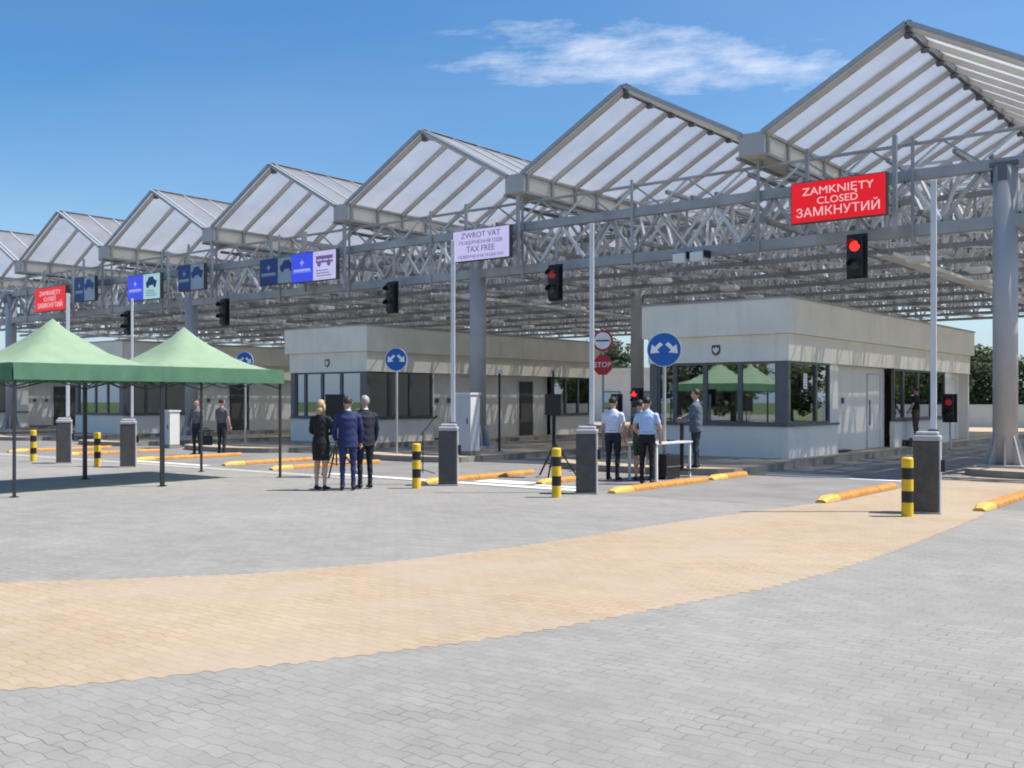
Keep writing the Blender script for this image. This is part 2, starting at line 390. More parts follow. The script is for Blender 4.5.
# ================================================================== CANOPY
YF, YB = 25.25, 57.0
ZE, ZR, HW = 8.75, 10.74, 3.62
RX = [-7.76-7.95*i for i in range(7)]
roof_lab = ['largest gabled translucent roof, cut off by the right edge above the red closed sign',
            'gabled translucent roof just left of the red closed sign, its ridge below the cloud',
            'gabled translucent roof above the lilac tax refund sign',
            'gabled translucent roof above the lit blue and white bus sign',
            'gabled translucent roof above the blue and mint car sign',
            'small gabled translucent roof directly above the red sign on the left',
            'farthest gabled translucent roof, cut off by the left edge of the photo']
nr = 25
for i, xr in enumerate(RX):
    t = thing('canopy_roof', roof_lab[i], 'canopy roof', (xr, YF, 0), 0, 'gabled roofs of the border canopy')
    Y = YB-YF
    for sgn in (-1, 1):
        p = MB(); x = sgn*HW
        p.add([(0, -.15, ZR), (x, -.15, ZE), (x, Y, ZE), (0, Y, ZR), (0, -.15, ZR+.035), (x, -.15, ZE+.035), (x, Y, ZE+.035), (0, Y, ZR+.035)],
              [(0, 1, 2, 3), (7, 6, 5, 4), (0, 4, 5, 1), (1, 5, 6, 2), (2, 6, 7, 3), (3, 7, 4, 0)])
        pn = p.build('roof_panel', M['polyc'], t)
        se = MB()                                # glazing bars standing on the sheet
        for k in range(nr):
            y = .02+k*1.3
            se.bar((sgn*.1, y, ZR-.0555+.062), (x, y, ZE+.062), .045, .03)
        se.build('glazing_bar', M['cap'], pn)
        for k in range(nr):
            y = .02+k*1.3
            MB().bar((sgn*.06, y, ZR-.12), (x, y, ZE-.08), .075, .13).build('rafter', M['rafter'], t)
        MB().bar((sgn*.0, -.20, ZR-.01), (x*1.02, -.20, ZE-.04), .08, .11).build('gable_trim', M['trim'], t)
    rb = MB().box(-.055, .055, -.1, Y, ZR-.22, ZR-.04).build('ridge_beam', M['steel_dk'], t)
    br = MB()
    for k in range(nr): br.box(-.10, .10, .02+k*1.3-.07, .02+k*1.3+.07, ZR-.32, ZR-.225)
    br.build('ridge_bracket', M['steel_dk'], rb)
    rc = MB()
    for sgn in (-1, 1): rc.bar((sgn*.05, -.14, ZR+.048), (sgn*.05, Y, ZR+.048), .1, .015)
    rc.build('ridge_cap', M['trim'], t)
# gutters in the valleys
GX = [-3.825-7.95*i for i in range(8)]
gut_lab = ['box gutter at the right edge of the photo beyond the thick grey column', 'beige box gutter directly left of the largest roof, above the red closed sign',
           'beige box gutter at the left foot of the roof below the cloud', 'beige box gutter left of the roof above the lilac sign',
           'beige box gutter left of the roof above the lit bus sign', 'beige box gutter left of the roof above the blue and mint car sign',
           'beige box gutter left of the roof above the small red sign', 'box gutter at the far left end of the canopy']
for i, gx in enumerate(GX):
    t = thing('roof_gutter', gut_lab[i], 'gutter', (gx, YF, 0), 0, 'valley gutters of the canopy'); Y = YB-YF
    mb = MB(); mb.box(-.355, .355, -.12, Y, 8.16, 8.70)
    mb.build('trough', M['gutter'], t)
    MB().box(-.345, .345, -.16, -.122, 8.17, 8.74).build('end_plate', M['column'], t)
    fl = MB(); fl.box(.357, .42, -.1, Y, 8.66, 8.74).box(.357, .46, -.1, Y, 8.10, 8.18).box(-.42, -.357, -.1, Y, 8.66, 8.74).box(-.46, -.357, -.1, Y, 8.10, 8.18)
    fl.build('flange', M['steel'], t)
    for k in range(nr): MB().box(.357, .43, .0+k*1.3, .1+k*1.3, 8.182, 8.658).build('stiffener', M['steel'], t)
# columns
def column(x, y, label):
    t = thing('canopy_column', label, 'column', (x, y, .147), 0, 'steel columns of the canopy')
    rings = [((0, 0, .0), .268, .268), ((0, 0, 6.95), .268, .268)]
    MB().loft(rings, 28).build('shaft', M['column'], t, smooth=True)
    b = MB(); b.box(-.5, .5, -.5, .5, .0, .06)
    for a in range(8):
        c, s_ = math.cos(a*PI/4+.2), math.sin(a*PI/4+.2)
        b.add([(.26*c-.02*s_, .26*s_+.02*c, .06), (.26*c+.02*s_, .26*s_-.02*c, .06), (.48*c+.02*s_, .48*s_-.02*c, .06), (.48*c-.02*s_, .48*s_+.02*c, .06),
               (.26*c-.02*s_, .26*s_+.02*c, .75), (.26*c+.02*s_, .26*s_-.02*c, .75)],
              [(0, 1, 2, 3), (0, 4, 5, 1), (2, 5, 4, 3), (1, 5, 2), (0, 3, 4)])
    b.build('base_plate', M['column'], t)
    cp = MB(); cp.box(-.30, .30, -.20, .20, 6.95, 7.045).box(-.10, .10, -.30, -.275, 6.6, 6.94).box(-.30, -.275, -.1, .1, 6.6, 6.94)
    cp.build('bearing_head', M['steel_dk'], t)
    return t
column(-5.72, 25.7, 'thick grey round column at the right edge with finned base')
column(-21.7, 25.7, 'grey round column behind the cabinet, under the lilac sign')
column(-37.6, 25.7, 'grey round column rising behind the second green tent')
column(-21.7, 35.7, 'grey round column behind the round stop sign, left of nearest booth')
column(-53.5, 25.7, 'distant grey round column behind the first green tent')

# trusses ---------------------------------------------------------------
XL, XRt = -66.0, 3.5
def cross_truss(y, label, front=False, phase=0.):
    t = thing('cross_truss', label, 'roof truss', (0, y, 0), 0, 'lattice trusses crossing the lanes')
    zt, zb = 7.95, 5.85
    if front:
        MB().box(XL, XRt, -.14, .14, 5.69, 5.97).build('bottom_chord', M['steel'], t)
        MB().box(XL, XRt, -.11, .11, 7.05, 7.30).build('middle_chord', M['steel'], t)
    else:
        bc = MB()
        bc.box(XL, XRt, -.06, .06, 5.80, 5.93)
        bc.build('bottom_chord', M['steel_mid'], t)
        MB().box(XL, XRt, -.06, .06, 7.10, 7.24).build('middle_chord', M['steel_mid'], t)
    MB().tube((XL, 0, zt), (XRt, 0, zt), .045).build('top_chord', M['steel'], t)
    x = XRt-.3-phase; step = 1.72 if front else 1.3; k = 0; web = MB()
    while x-step > XL:
        if front:
            for p, q in (((x, 0, 5.97), (x-step/2, 0, 7.05)), ((x-step/2, 0, 7.05), (x-step, 0, 5.97))):
                if x > -50: MB().bar(p, q, .10, .085).build('brace', M['steel_lt'] if k % 3 == 0 else M['steel'], t)
                else: web.bar(p, q, .10, .085)
        else:
            web.bar((x, 0, 5.93), (x-step/2, 0, 7.10), .09, .09, 1); web.bar((x-step/2, 0, 7.10), (x-step, 0, 5.93), .09, .09, 1)
            web.bar((x, .0, 5.93), (x, 0, 7.10), .07, .07, k % 2)
        web.bar((x-step/2, .05, 7.30), (x-step, .05, zt), .05, .05); web.bar((x-step, .05, zt), (x-step*1.5, .05, 7.30), .05, .05, 1)
        x -= step; k += 1
    for g in GX+RX:
        if g > XL:
            pm = MB().bar((g, 0, 7.95), (g, 0, 8.10 if g in GX else 8.02), .12, .12)
            pm.box(g-.04, g+.04, -.18, -.145, 5.5 if front else 5.9, 8.1); pm.build('post', M['steel'], t)
    web.build('lattice', [M['steel'], M['steel_lt']], t)
    return t
cross_truss(25.7, 'front lattice truss above the lanes, resting on the thick right column', True)
for k, y in enumerate((29.0, 32.3, 35.7, 39.0, 42.3, 45.7, 49.0, 52.3, 55.7)):
    cross_truss(y, ['first', 'second', 'third', 'fourth', 'fifth', 'sixth', 'seventh', 'eighth', 'last'][k]+' lattice truss across the lanes counted back from the front truss', phase=.4*k % 1.7)
def long_truss(x, w, zt, zb, label, grp):
    t = thing('lane_truss', label, 'roof truss', (x, YF+.9, 0), 0, grp); Y = YB-YF-1.2
    tc = MB().bar((-w, 0, zt), (-w, Y, zt), .10, .10).bar((w, 0, zt), (w, Y, zt), .10, .10)
    tc.build('top_chord', M['steel_mid'], t)
    MB().bar((0, 0, zb), (0, Y, zb), .12, .12).build('bottom_chord', M['steel_mid'], t)
    wb = MB(); y = .2; st = 1.62
    while y+st < Y:
        for s in (-1, 1):
            wb.bar((0, y, zb), (s*w, y+st/2, zt), .075, .075); wb.bar((s*w, y+st/2, zt), (0, y+st, zb), .075, .075)
        wb.bar((-w, y+st/2, zt), (w, y+st/2, zt), .06, .06)
        wb.bar((-w, y+st/2, zt), (w, y+st*1.5, zt), .04, .04)
        y += st
    wb.build('lattice', M['steel_lt'], t)
nm = ['the right edge', 'the red closed sign', 'the traffic light with a dim red lamp', 'the lilac sign', 'the lit bus sign', 'the car sign', 'the small red sign', 'the far left end']
for i, gx in enumerate(GX): long_truss(gx, .55, 7.9, 6.55, 'lattice truss running back beneath the gutter by '+nm[i], 'lattice trusses running along the lanes')
nm2 = ['largest roof', 'roof below the cloud', 'roof over the lilac sign', 'roof over the lit bus sign', 'roof over the car sign', 'roof over the small red sign', 'farthest left roof']
for i, x in enumerate(RX): long_truss(x, .8, 7.75, 6.35, 'lattice truss running back under the ridge of the '+nm2[i], 'lattice trusses running along the lanes')
for i, x in enumerate(RX):
    for sd_, gi in ((2.0, i), (-2.0, i+1)):
        long_truss(x+sd_, .38, 7.5, 5.98, 'slim lattice truss %s of the ridge of the %s' % ('right' if sd_ > 0 else 'left', nm2[i]), 'lattice trusses running along the lanes')
for k in range(9):
    y0 = 25.9+3.33*k; t = thing('bracing', ['bracing nearest the front truss', 'second', 'third', 'fourth', 'fifth', 'sixth', 'seventh', 'eighth', 'rearmost'][k]+' bay of thin crossed bracing bars between two cross trusses' if k else 'frontmost bay of thin crossed bracing bars behind the front truss', 'bracing', (0, y0, 5.92), 0, 'flat bracing between the trusses')
    bb = MB(); x = 2.; pu = bb
    while x > -62:
        bb.bar((x, 0, .02), (x-2.65, 2.95, .02), .035, .035); bb.bar((x-2.65, 0, .05), (x, 2.95, .05), .035, .035)
        pu.bar((x, 0, .08), (x, 2.95, .08), .05, .05, 1); x -= 2.65
    bb.build('cross_bars', [M['steel_lt'], M['steel']], t)
# luminaires hung in the trusses, cable trays
def luminaire(x, y, z, label, first=[None]):
    if first[0] is None:
        t = thing('luminaire', label, 'light fixture', (x, y, z), 0, 'box luminaires under the trusses')
        MB().box(-.26, .26, -.20, .20, 0, .14, ch=.02).build('housing', M['white'], t)
        MB().box(-.22, .22, -.16, .16, -.02, -.001).build('diffuser', M['lamp'], t)
        MB().bar((-.15, 0, .14), (-.15, 0, .42), .03, .03).bar((.15, 0, .14), (.15, 0, .42), .03, .03).bar((-.15, 0, .40), (.15, 0, .40), .03, .03).build('hanger', M['steel'], t)
        first[0] = t; return t
    return dup(first[0], (x, y, z), None, label)
for j, y in enumerate((27.4, 30.6, 34, 37.3, 40.6, 44, 47.4, 50.6)):
    for i in range(8):
        luminaire(-8.2-7.6*i+.7*(j % 2), y, 5.28, 'white box luminaire hanging below the canopy trusses')
for i in range(4):
    t = thing('cable_tray', 'long pale cable tray hung under the trusses along a lane', 'cable tray', (-8.9-S*i, 27.0, 5.45), 0, 'cable trays along the lanes')
    MB().box(-.2, .2, 0, 30, 0, .02).box(-.22, -.2, 0, 30, 0, .1).box(.2, .22, 0, 30, 0, .1).build('tray', M['steel_lt'], t)
    for k in range(10): MB().bar((0, .3+3.1*k, .02), (0, .3+3.1*k, 1.0), .03, .03).build('hanger', M['steel'], t)
for k, (px, lab) in enumerate(((-13.93, 'left floodlight of the white pair on the front truss'), (-13.40, 'right floodlight of the white pair on the front truss'))):
    t = thing('floodlight', lab, 'floodlight', (px, 25.2, 5.50), 0, 'floodlight pair on the front truss')
    MB().box(-.19, .19, -.12, .12, 0, .26, ch=.03).build('housing', M['white'], t)
    MB().box(-.16, .16, -.128, -.121, .04, .22).build('lens', M['lamp'], t)
    MB().box(-.22, -.195, -.03, .36, .1, .3).box(.195, .22, -.03, .36, .1, .3).build('bracket', M['black'], t)

# ================================================================== BOOTHS
def booth(x, y, label, spec, D=17.7):
    """origin at front right corner; body runs to x=-4.2 and y=18.3"""
    W = 4.2
    t = thing('border_booth', label, 'booth', (x, y, .147), 0, 'inspection booths between the lanes')
    def win(xa, xb, ya, yb, z0, z1, side, fr=.06):
        """one window: frame + pane; side 'f' = front (-y), 'r' = right (+x)"""
        f = MB()
        if side == 'f':
            f.box(xa, xa+fr, ya, ya+.1, z0, z1).box(xb-fr, xb, ya, ya+.1, z0, z1).box(xa+fr, xb-fr, ya, ya+.1, z0, z0+fr).box(xa+fr, xb-fr, ya, ya+.1, z1-fr, z1)
            o = f.build('window', M['frame'], t)
            MB().box(xa+fr, xb-fr, ya+.04, ya+.05, z0+fr, z1-fr).build('pane', M['glass'], o)
        else:
            f.box(xa-.1, xa, ya, ya+fr, z0, z1).box(xa-.1, xa, yb-fr, yb, z0, z1).box(xa-.1, xa, ya+fr, yb-fr, z0, z0+fr).box(xa-.1, xa, ya+fr, yb-fr, z1-fr, z1)
            o = f.build('window', M['frame'], t)
            MB().box(xa-.06, xa-.05, ya+fr, yb-fr, z0+fr, z1-fr).build('pane', M['glass'], o)
        return o
    zs, zt = .90, 2.57
    # fascia: upper band proud of the lower band
    fb = MB(); o_ = .16
    fb.box(-W-o_, o_, -o_, D+o_, 3.31, 4.23)
    fb.build('upper_fascia', M['fascia'], t)
    MB().box(-W-o_-.04, o_+.04, -o_-.04, D+o_+.04, 4.232, 4.28).build('roof_edge', M['steel'], t)
    MB().box(-W-.03, .03, -.03, D+.03, 2.59, 3.306).build('lower_fascia', M['fascia'], t)
    # front: panel, sill, corner posts, windows
    MB().box(-W, .0, 0, .16, 0, .84).build('front_panel', M['panel'], t)
    MB().box(-W-.02, .03, -.05, .14, .842, .90).build('sill', M['frame'], t)
    MB().box(-.32, -.003, .004, .14, .903, 2.585).build('corner_post', M['frame'], t)
    MB().box(-W, -3.95, .004, .14, .903, 2.585).build('corner_post', M['frame'], t)
    for a, b in ((-3.945, -3.40), (-3.395, -2.45), (-2.445, -1.40), (-1.395, -.325)):
        win(a, b, .03, .13, zs+.003, 2.585, 'f')
    # left and rear walls, interior
    MB().box(-W, -W+.15, .165, D, 0, 2.585).build('left_wall', M['wall'], t)
    MB().box(-W+.155, -.005, D-.15, D, 0, 2.585).build('rear_wall', M['wall'], t)
    MB().box(-W+.155, -.36, 5.0, 5.1, 0, 2.58).build('inner_wall', M['room'], t)
    MB().box(-W+.16, -.12, .17, 4.99, .02, .06).build('inner_floor', M['interior'], t)
    dk = MB(); dk.box(-W+.4, -.5, .45, 1.15, .74, .78)
    for dx in (-W+.5, -.62): dk.box(dx, dx+.06, .5, 1.1, .062, .74)
    dk.build('desk', M['interior'], t)
    for cx in (-3.0, -1.5):
        mn = MB().box(cx-.27, cx+.27, .60, .64, .92, 1.24).box(cx-.03, cx+.03, .62, .66, .79, .92).box(cx-.12, cx+.12, .55, .73, .782, .80)
        mn.build('monitor', M['black'], t)
    # right side bays
    for (ya, yb, cuts, kind) in spec:
        if kind == 'bay':
            MB().box(-.16, 0, max(ya, .165), yb, 0, .84).build('side_panel', M['wall'], t)
            MB().box(-.14, .05, max(ya, .15), yb+.02, .842, .90).build('sill', M['frame'], t)
            e = ya
            for c in cuts:
                win(-.02, 0, max(e, .145), c, zs+.003, 2.585, 'r'); e = c+.004
            if cuts[-1] < yb-.01: MB().box(-.15, -.004, cuts[-1]+.004, yb, .903, 2.585).build('side_wall', M['wall'], t)
        elif kind == 'wall':
            MB().box(-.50, -.34, ya+.002, yb-.002, 0, 2.585).build('side_wall', M['wall'], t)
            for (da, db, dm) in cuts:
                d = MB().box(-.338, -.315, da, db, .02, 2.35).build('door', M[dm], t)
                MB().bar((-.285, da+.12, .75), (-.285, da+.12, 1.55), .03, .03).box(-.314, -.285, da+.105, da+.135, .8, .83).box(-.314, -.285, da+.105, da+.135, 1.45, 1.48).build('handle', M['steel_dk'], d)
                MB().box(-.338, -.30, da-.06, da-.003, 0, 2.40).box(-.338, -.30, db+.003, db+.06, 0, 2.40).box(-.338, -.30, da-.003, db+.003, 2.352, 2.41).build('door_frame', M['cap'], d)
            for vy in (ya+.45, ya+1.15): MB().box(-.337, -.29, vy, vy+.16, 1.45, 1.62).build('vent', M['steel_dk'], t)
    return t
b1 = booth(-10.98, 25.65, 'nearest pale booth with blue round sign before its reflective front windows',
      [(0, 3.55, (2.0, 2.95), 'bay'), (3.55, 8.6, ((6.95, 8.05, 'wall'),), 'wall'), (8.6, 15.2, (9.6, 11.2, 12.8, 14.4), 'bay'), (15.2, 17.55, ((16, 16.9, 'wall'),), 'wall')])
b2 = booth(-26.88, 25.65, 'middle pale booth behind the three people in dark formal clothes',
      [(0, 3.55, (1.2, 2.3, 3.5), 'bay'), (3.55, 11.4, ((9.3, 10.3, 'interior'),), 'wall'), (11.4, 14.5, (12.4, 13.4, 14.4), 'bay')], 14.7)
b3 = booth(-42.78, 25.65, 'pale booth partly hidden behind the two green tents',
      [(0, 3.55, (1.2, 2.3, 3.5), 'bay'), (3.55, 11.4, ((6.0, 7.2, 'interior'),), 'wall'), (11.4, 14.5, (12.4, 13.4, 14.4), 'bay')], 14.7)
b4 = booth(-58.68, 25.65, 'farthest pale booth at the left edge under the first green tent',
      [(0, 3.55, (1.2, 2.3), 'bay'), (3.55, 11.4, ((5.2, 6.6, 'interior'),), 'wall'), (11.4, 14.5, (12.4, 13.4, 14.4), 'bay')], 14.7)
# crest on the two booth fronts
for (bx, lab) in ((-13.05, 'small dark red crest on the front of the nearest booth'), (-28.95, 'small crest on the front of the middle booth')):
    t = thing('crest', lab, 'emblem', (bx, 25.60, 3.07), 0, 'crests on the booth fronts')
    sc_ = .70
    sh = [(-.17, .20), (-.19, .0), (-.15, -.13), (0, -.22), (.15, -.13), (.19, 0), (.17, .20)]
    MB().prism([(x*sc_, z*sc_) for x, z in sh], .0, .019).build('shield', M['crest'], t)
    eg = [(-.12, .12), (-.13, -.02), (-.05, -.08), (0, -.16), (.05, -.08), (.13, -.02), (.12, .12), (.05, .05), (.03, .13), (-.03, .13), (-.05, .05)]
    MB().prism([(x*sc_, z*sc_) for x, z in eg], -.012, -.001).build('eagle', M['signwhite'], t)
t = thing('notice', 'white paper notice in the side window of the nearest booth', 'notice', (-10.965, 26.75, 2.0))
MB().box(0, .004, -.13, .13, 0, .42).build('sheet', M['signwhite'], t)
nl = MB()
for q in range(5): nl.box(.0045, .006, -.09, .09-.02*q, .06+.07*q, .085+.07*q)
nl.build('text_lines', M['dim_grey'], t)
# ================================================================== SIGNS
def led_sign(x0, x1, y, z0, z1, label, kind):
    t = thing('led_sign', label, 'sign', ((x0+x1)/2, y, z0), 0, 'message signs hung on the canopy')
    w = x1-x0; h = z1-z0
    MB().box(-w/2, w/2, 0, .16, 0, h).build('housing', M['dark'], t)
    fr = MB().bar((-w/2+.3, .3, -.0), (-w/2+.3, .3, h+.9), .08, .08).bar((w/2+.1, .3, -.35), (w/2+.1, .3, h+.9), .10, .10)
    fr.bar((-w/2+.2, .27, h*.25), (w/2+.1, .27, h*.25), .06, .06).bar((-w/2+.2, .27, h*.75), (w/2+.1, .27, h*.75), .06, .06)
    fr.build('hanger', M['steel'], t)
    e = .02
    if kind == 'red':
        MB().box(-w/2+e, w/2-e, -.012, -.001, e, h-e).build('screen', M['led_red'], t)
        a = .27*h/1.02
        text('ZAMKNIĘTY', a*1.0, M['led_text'], t, 0, -.016, h*.745, sx=1.18, bold=.0)
        text('CLOSED', a*.92, M['led_text'], t, 0, -.016, h*.50, sx=1.12, bold=.0)
        text('ЗАМКНУТИЙ', a*1.12, M['led_text'], t, 0, -.016, h*.235, sx=1.10, bold=.0)
    elif kind == 'lilac':
        MB().box(-w/2+e, w/2-e, -.012, -.001, e, h-e).build('screen', M['led_lilac'], t)
        text('ZWROT VAT', .25, M['led_purple'], t, 0, -.016, h*.80, sx=1.1, bold=.0)
        text('ПОВЕРНЕННЯ ПДВ', .155, M['led_purple'], t, 0, -.016, h*.575, sx=1.25)
        text('TAX FREE', .27, M['led_purple'], t, 0, -.016, h*.36, sx=1.0, bold=.0)
        text('ПОВЕРНЕННЯ ПОДАТКУ', .135, M['led_purple'], t, 0, -.016, h*.13, sx=1.15)
    else:
        lit = kind in ('bus', 'car')
        bl, wh = ('led_blue', {'bus': 'led_lilac', 'car': 'led_cyan'}[kind]) if lit else ('dim_blue', 'dim_grey')
        MB().box(-w/2+e, 0, -.012, -.001, e, h-e).build('left_screen', M[bl], t)
        MB().box(.003, w/2-e, -.012, -.001, e, h-e).build('right_screen', M[wh], t)
        sy = MB(); r0, r1, cz = .055, .14, h*.66
        st = [(-w/4+(r1 if a % 2 == 0 else r0)*math.sin(a*PI/4), cz+(r1 if a % 2 == 0 else r0)*math.cos(a*PI/4)) for a in range(8)]
        sy.prism(st, -.018, -.0125); sy.box(-w*.46, -w*.04, -.018, -.0125, h*.33, h*.345); sy.box(-w*.44, -w*.06, -.018, -.0125, h*.37, h*.45)
        sy.build('pictogram', M['led_sky'] if lit else M['dim_grey'], t)
        pm = M['led_purple'] if kind == 'bus' else M['dim_blue']
        g = MB(); c = w/4
        if kind == 'bus':
            g.box(c-.45, c+.45, -.018, -.0125, h*.70, h*.82).box(c-.45, c+.45, -.018, -.0125, h*.58, h*.655)
            g.box(c-.46, c-.40, -.018, -.0125, h*.655, h*.70).box(c-.1, c-.05, -.018, -.0125, h*.655, h*.70).box(c+.2, c+.25, -.018, -.0125, h*.655, h*.70)
            wy = h*.545
        else:
            g.prism([(c-.40, h*.52), (c+.34, h*.56), (c+.40, h*.70), (c+.20, h*.75), (c+.10, h*.88), (c-.22, h*.86), (c-.30, h*.72), (c-.42, h*.68)], -.018, -.0125)
            wy = h*.53
        for q in (-.28, .24):
            g.prism([(c+q+.10*math.cos(a*PI/6), wy+.10*math.sin(a*PI/6)) for a in range(12)], -.024, -.0185)
        g.build('vehicle_pictogram', pm, t)
        ln = MB()
        for q in range(3): ln.box(c-.42, c+.38-.1*q, -.018, -.0125, h*(.14+.09*q), h*(.17+.09*q))
        ln.build('small_print', M['dim_grey'], t)
    return t
ys = 24.75
led_sign(-10.52, -8.13, ys, 6.14, 7.17, 'red lit sign reading ZAMKNIETY CLOSED in white above the nearest lane', 'red')
led_sign(-21.95, -19.62, ys, 6.12, 7.12, 'lilac lit sign with purple text beside the raised barrier arm', 'lilac')
led_sign(-29.95, -27.5, ys, 6.02, 7.10, 'blue and white lit sign with a bus pictogram', 'bus')
led_sign(-40.95, -38.45, ys, 6.00, 7.10, 'blue and mint lit sign with a car pictogram', 'car')
led_sign(-49.1, -46.2, ys, 5.95, 7.10, 'small red lit sign above the first green tent', 'red')
led_sign(-32.15, -29.95, 25.02, 6.10, 7.10, 'unlit dark blue sign half hidden behind the bus sign', 'off')
led_sign(-37.3, -35.5, 24.85, 6.2, 7.28, 'unlit dark blue sign right of the mint car sign', 'off')
led_sign(-45.6, -43.8, 24.85, 6.25, 7.38, 'unlit dark blue sign right of the small red sign', 'off')

def signal_head(t, lens, z, w=.36, h=.98, two=True, parent=None):
    """two-lamp signal, facing -y"""
    MB().box(-w/2-.08, w/2+.08, .02, .05, z-h/2-.06, z+h/2+.06, ch=.01).build('backboard', M['black'], t)
    MB().box(-w/2, w/2, -.14, .019, z-h/2, z+h/2, ch=.03).build('housing', M['black'], t)
    for j, (dz, lm) in enumerate(((h*.24, lens), (-h*.24, 'lens_off'))):
        l = MB().loft([((0, -.141, z+dz), w*.36, w*.36), ((0, -.165, z+dz), w*.34, w*.34), ((0, -.175, z+dz), w*.2, w*.2)], 16).build('lens', M[lm], t, smooth=False)
        vz = MB(); n = 12; vl = w*.5; pts = []
        for a in range(n+1):
            t0 = PI*a/n; c_, q_ = math.cos(t0), math.sin(t0)
            for r, yy in ((w*.40, -.141), (w*.40, -.141-vl), (w*.43, -.141-vl), (w*.43, -.141)): pts.append((r*c_, yy, z+dz+r*q_))
        fs = [(4*a+i, 4*a+(i+1) % 4, 4*a+4+(i+1) % 4, 4*a+4+i) for a in range(n) for i in range(4)]+[(0, 1, 2, 3), (4*n+3, 4*n+2, 4*n+1, 4*n)]
        vz.add(pts, fs)
        vz.build('visor', M['black'], t)
def hang_signal(x, y, z, lens, label):
    t = thing('traffic_light', label, 'traffic light', (x, y, z), 0, 'signals hung from the front truss')
    signal_head(t, lens, 0)
    MB().bar((0, .08, -.3), (0, .08, 1.3), .07, .07).build('bracket', M['steel'], t)
hang_signal(-8.9, 24.9, 5.22, 'lens_red', 'traffic light glowing bright red below the red closed sign')
hang_signal(-18.0, 24.9, 5.22, 'lens_dim', 'black traffic light with a dim red lamp left of the floodlights')
hang_signal(-24.85, 24.9, 5.2, 'lens_off', 'dark unlit traffic light left of the lilac sign')
hang_signal(-34.2, 24.9, 5.2, 'lens_off', 'dark unlit traffic light under the blue bus sign, toward the left')
hang_signal(-41.1, 24.9, 5.1, 'lens_off', 'small dark traffic light under the mint car sign')
def post_signal(x, y, z0, zc, w, h, lens, label):
    t = thing('post_signal', label, 'traffic light', (x, y, z0), 0, 'small signals on posts at the booths')
    MB().tube((0, .08, 0), (0, .08, zc+.1), .04).build('post', M['cap'], t)
    MB().tube((0, .08, 0), (0, .08, .02), .12).build('base', M['steel'], t)
    signal_head(t, lens, zc, w, h)
    return t
post_signal(-9.95, 36.8, 0.0, 1.42, .32, .86, 'lens_dim', 'small dark signal on a pale post at the far right lane')
post_signal(-13.3, 20.9, .147, 1.42, .17, .44, 'lens_dim', 'small signal just left of the man in white shirt')
post_signal(-14.35, 23.6, .147, 1.62, .2, .40, 'lens_red', 'small red signal above the head of the man in light blue')
# blue keep-either-side discs
def disc(mb, r, y0, y1, cz, n=40, mi=0):
    mb.prism([(r*math.cos(2*PI*a/n), cz+r*math.sin(2*PI*a/n)) for a in range(n)], y0, y1, mi)
def blue_sign(x, y, z0, zc, r, label):
    t = thing('round_sign', label, 'road sign', (x, y, z0), 24, 'blue round signs before the booths')
    MB().tube((0, .05, 0), (0, .05, zc+r*.7), .035).build('post', M['steel'], t)
    f = MB(); disc(f, r, 0, .012, zc); f.build('disc', M['blue'], t)
    rim = MB(); n = 40
    for a in range(n):
        t0, t1 = 2*PI*a/n, 2*PI*(a+1)/n
        rim.bar((r*.985*math.cos(t0), -.001, zc+r*.985*math.sin(t0)), (r*.985*math.cos(t1), -.001, zc+r*.985*math.sin(t1)), .012, .012)
    rim.build('rim', M['signwhite'], t)
    ar = MB()
    for s in (-1, 1):
        pts = [(.10, .28), (.34, .26), (.30, .20), (.44, .06)]
        pl = [(.06, .22), (.22, .36), (.50, .10), (.66, .24), (.74, -.24), (.24, -.20), (.37, -.05)]
        pl = [(s*a*r*1.08, zc+(b+.04)*r*1.1) for a, b in pl]
        if s < 0: pl = pl[::-1]
        ar.prism(pl[::-1], -.006, -.001)
    ar.build('arrows', M['signwhite'], t)
    return t
blue_sign(-11.12, 19.4, 0, 2.79, .37, 'largest blue round sign, before the nearest booth')
blue_sign(-20.9, 21.1, .147, 2.72, .335, 'blue round sign on a thin post left of the raised barrier arm')
blue_sign(-28.3, 21.4, .147, 2.85, .32, 'blue round sign poking above the second green tent')
t = thing('stop_sign', 'post with a red stop sign under a red rimmed white disc', 'road sign', (-16.4, 25.05, .0), 20)
MB().tube((0, .05, 0), (0, .05, 3.75), .035).build('post', M['steel'], t)
o8 = [( .31*math.cos(PI/8+a*PI/4), 2.72+.31*math.sin(PI/8+a*PI/4)) for a in range(8)]
MB().prism(o8, 0, .012).build('octagon', M['signred'], t)
text('STOP', .21, M['signwhite'], t, 0, -.006, 2.72, ext=.003)
f = MB(); disc(f, .31, 0, .012, 3.43); f.build('red_disc', M['signred'], t)
f = MB(); disc(f, .245, -.006, -.001, 3.43); f.build('white_disc', M['signwhite'], t)
MB().box(-.2, .2, -.011, -.0065, 3.405, 3.45).build('bar', M['black'], t)

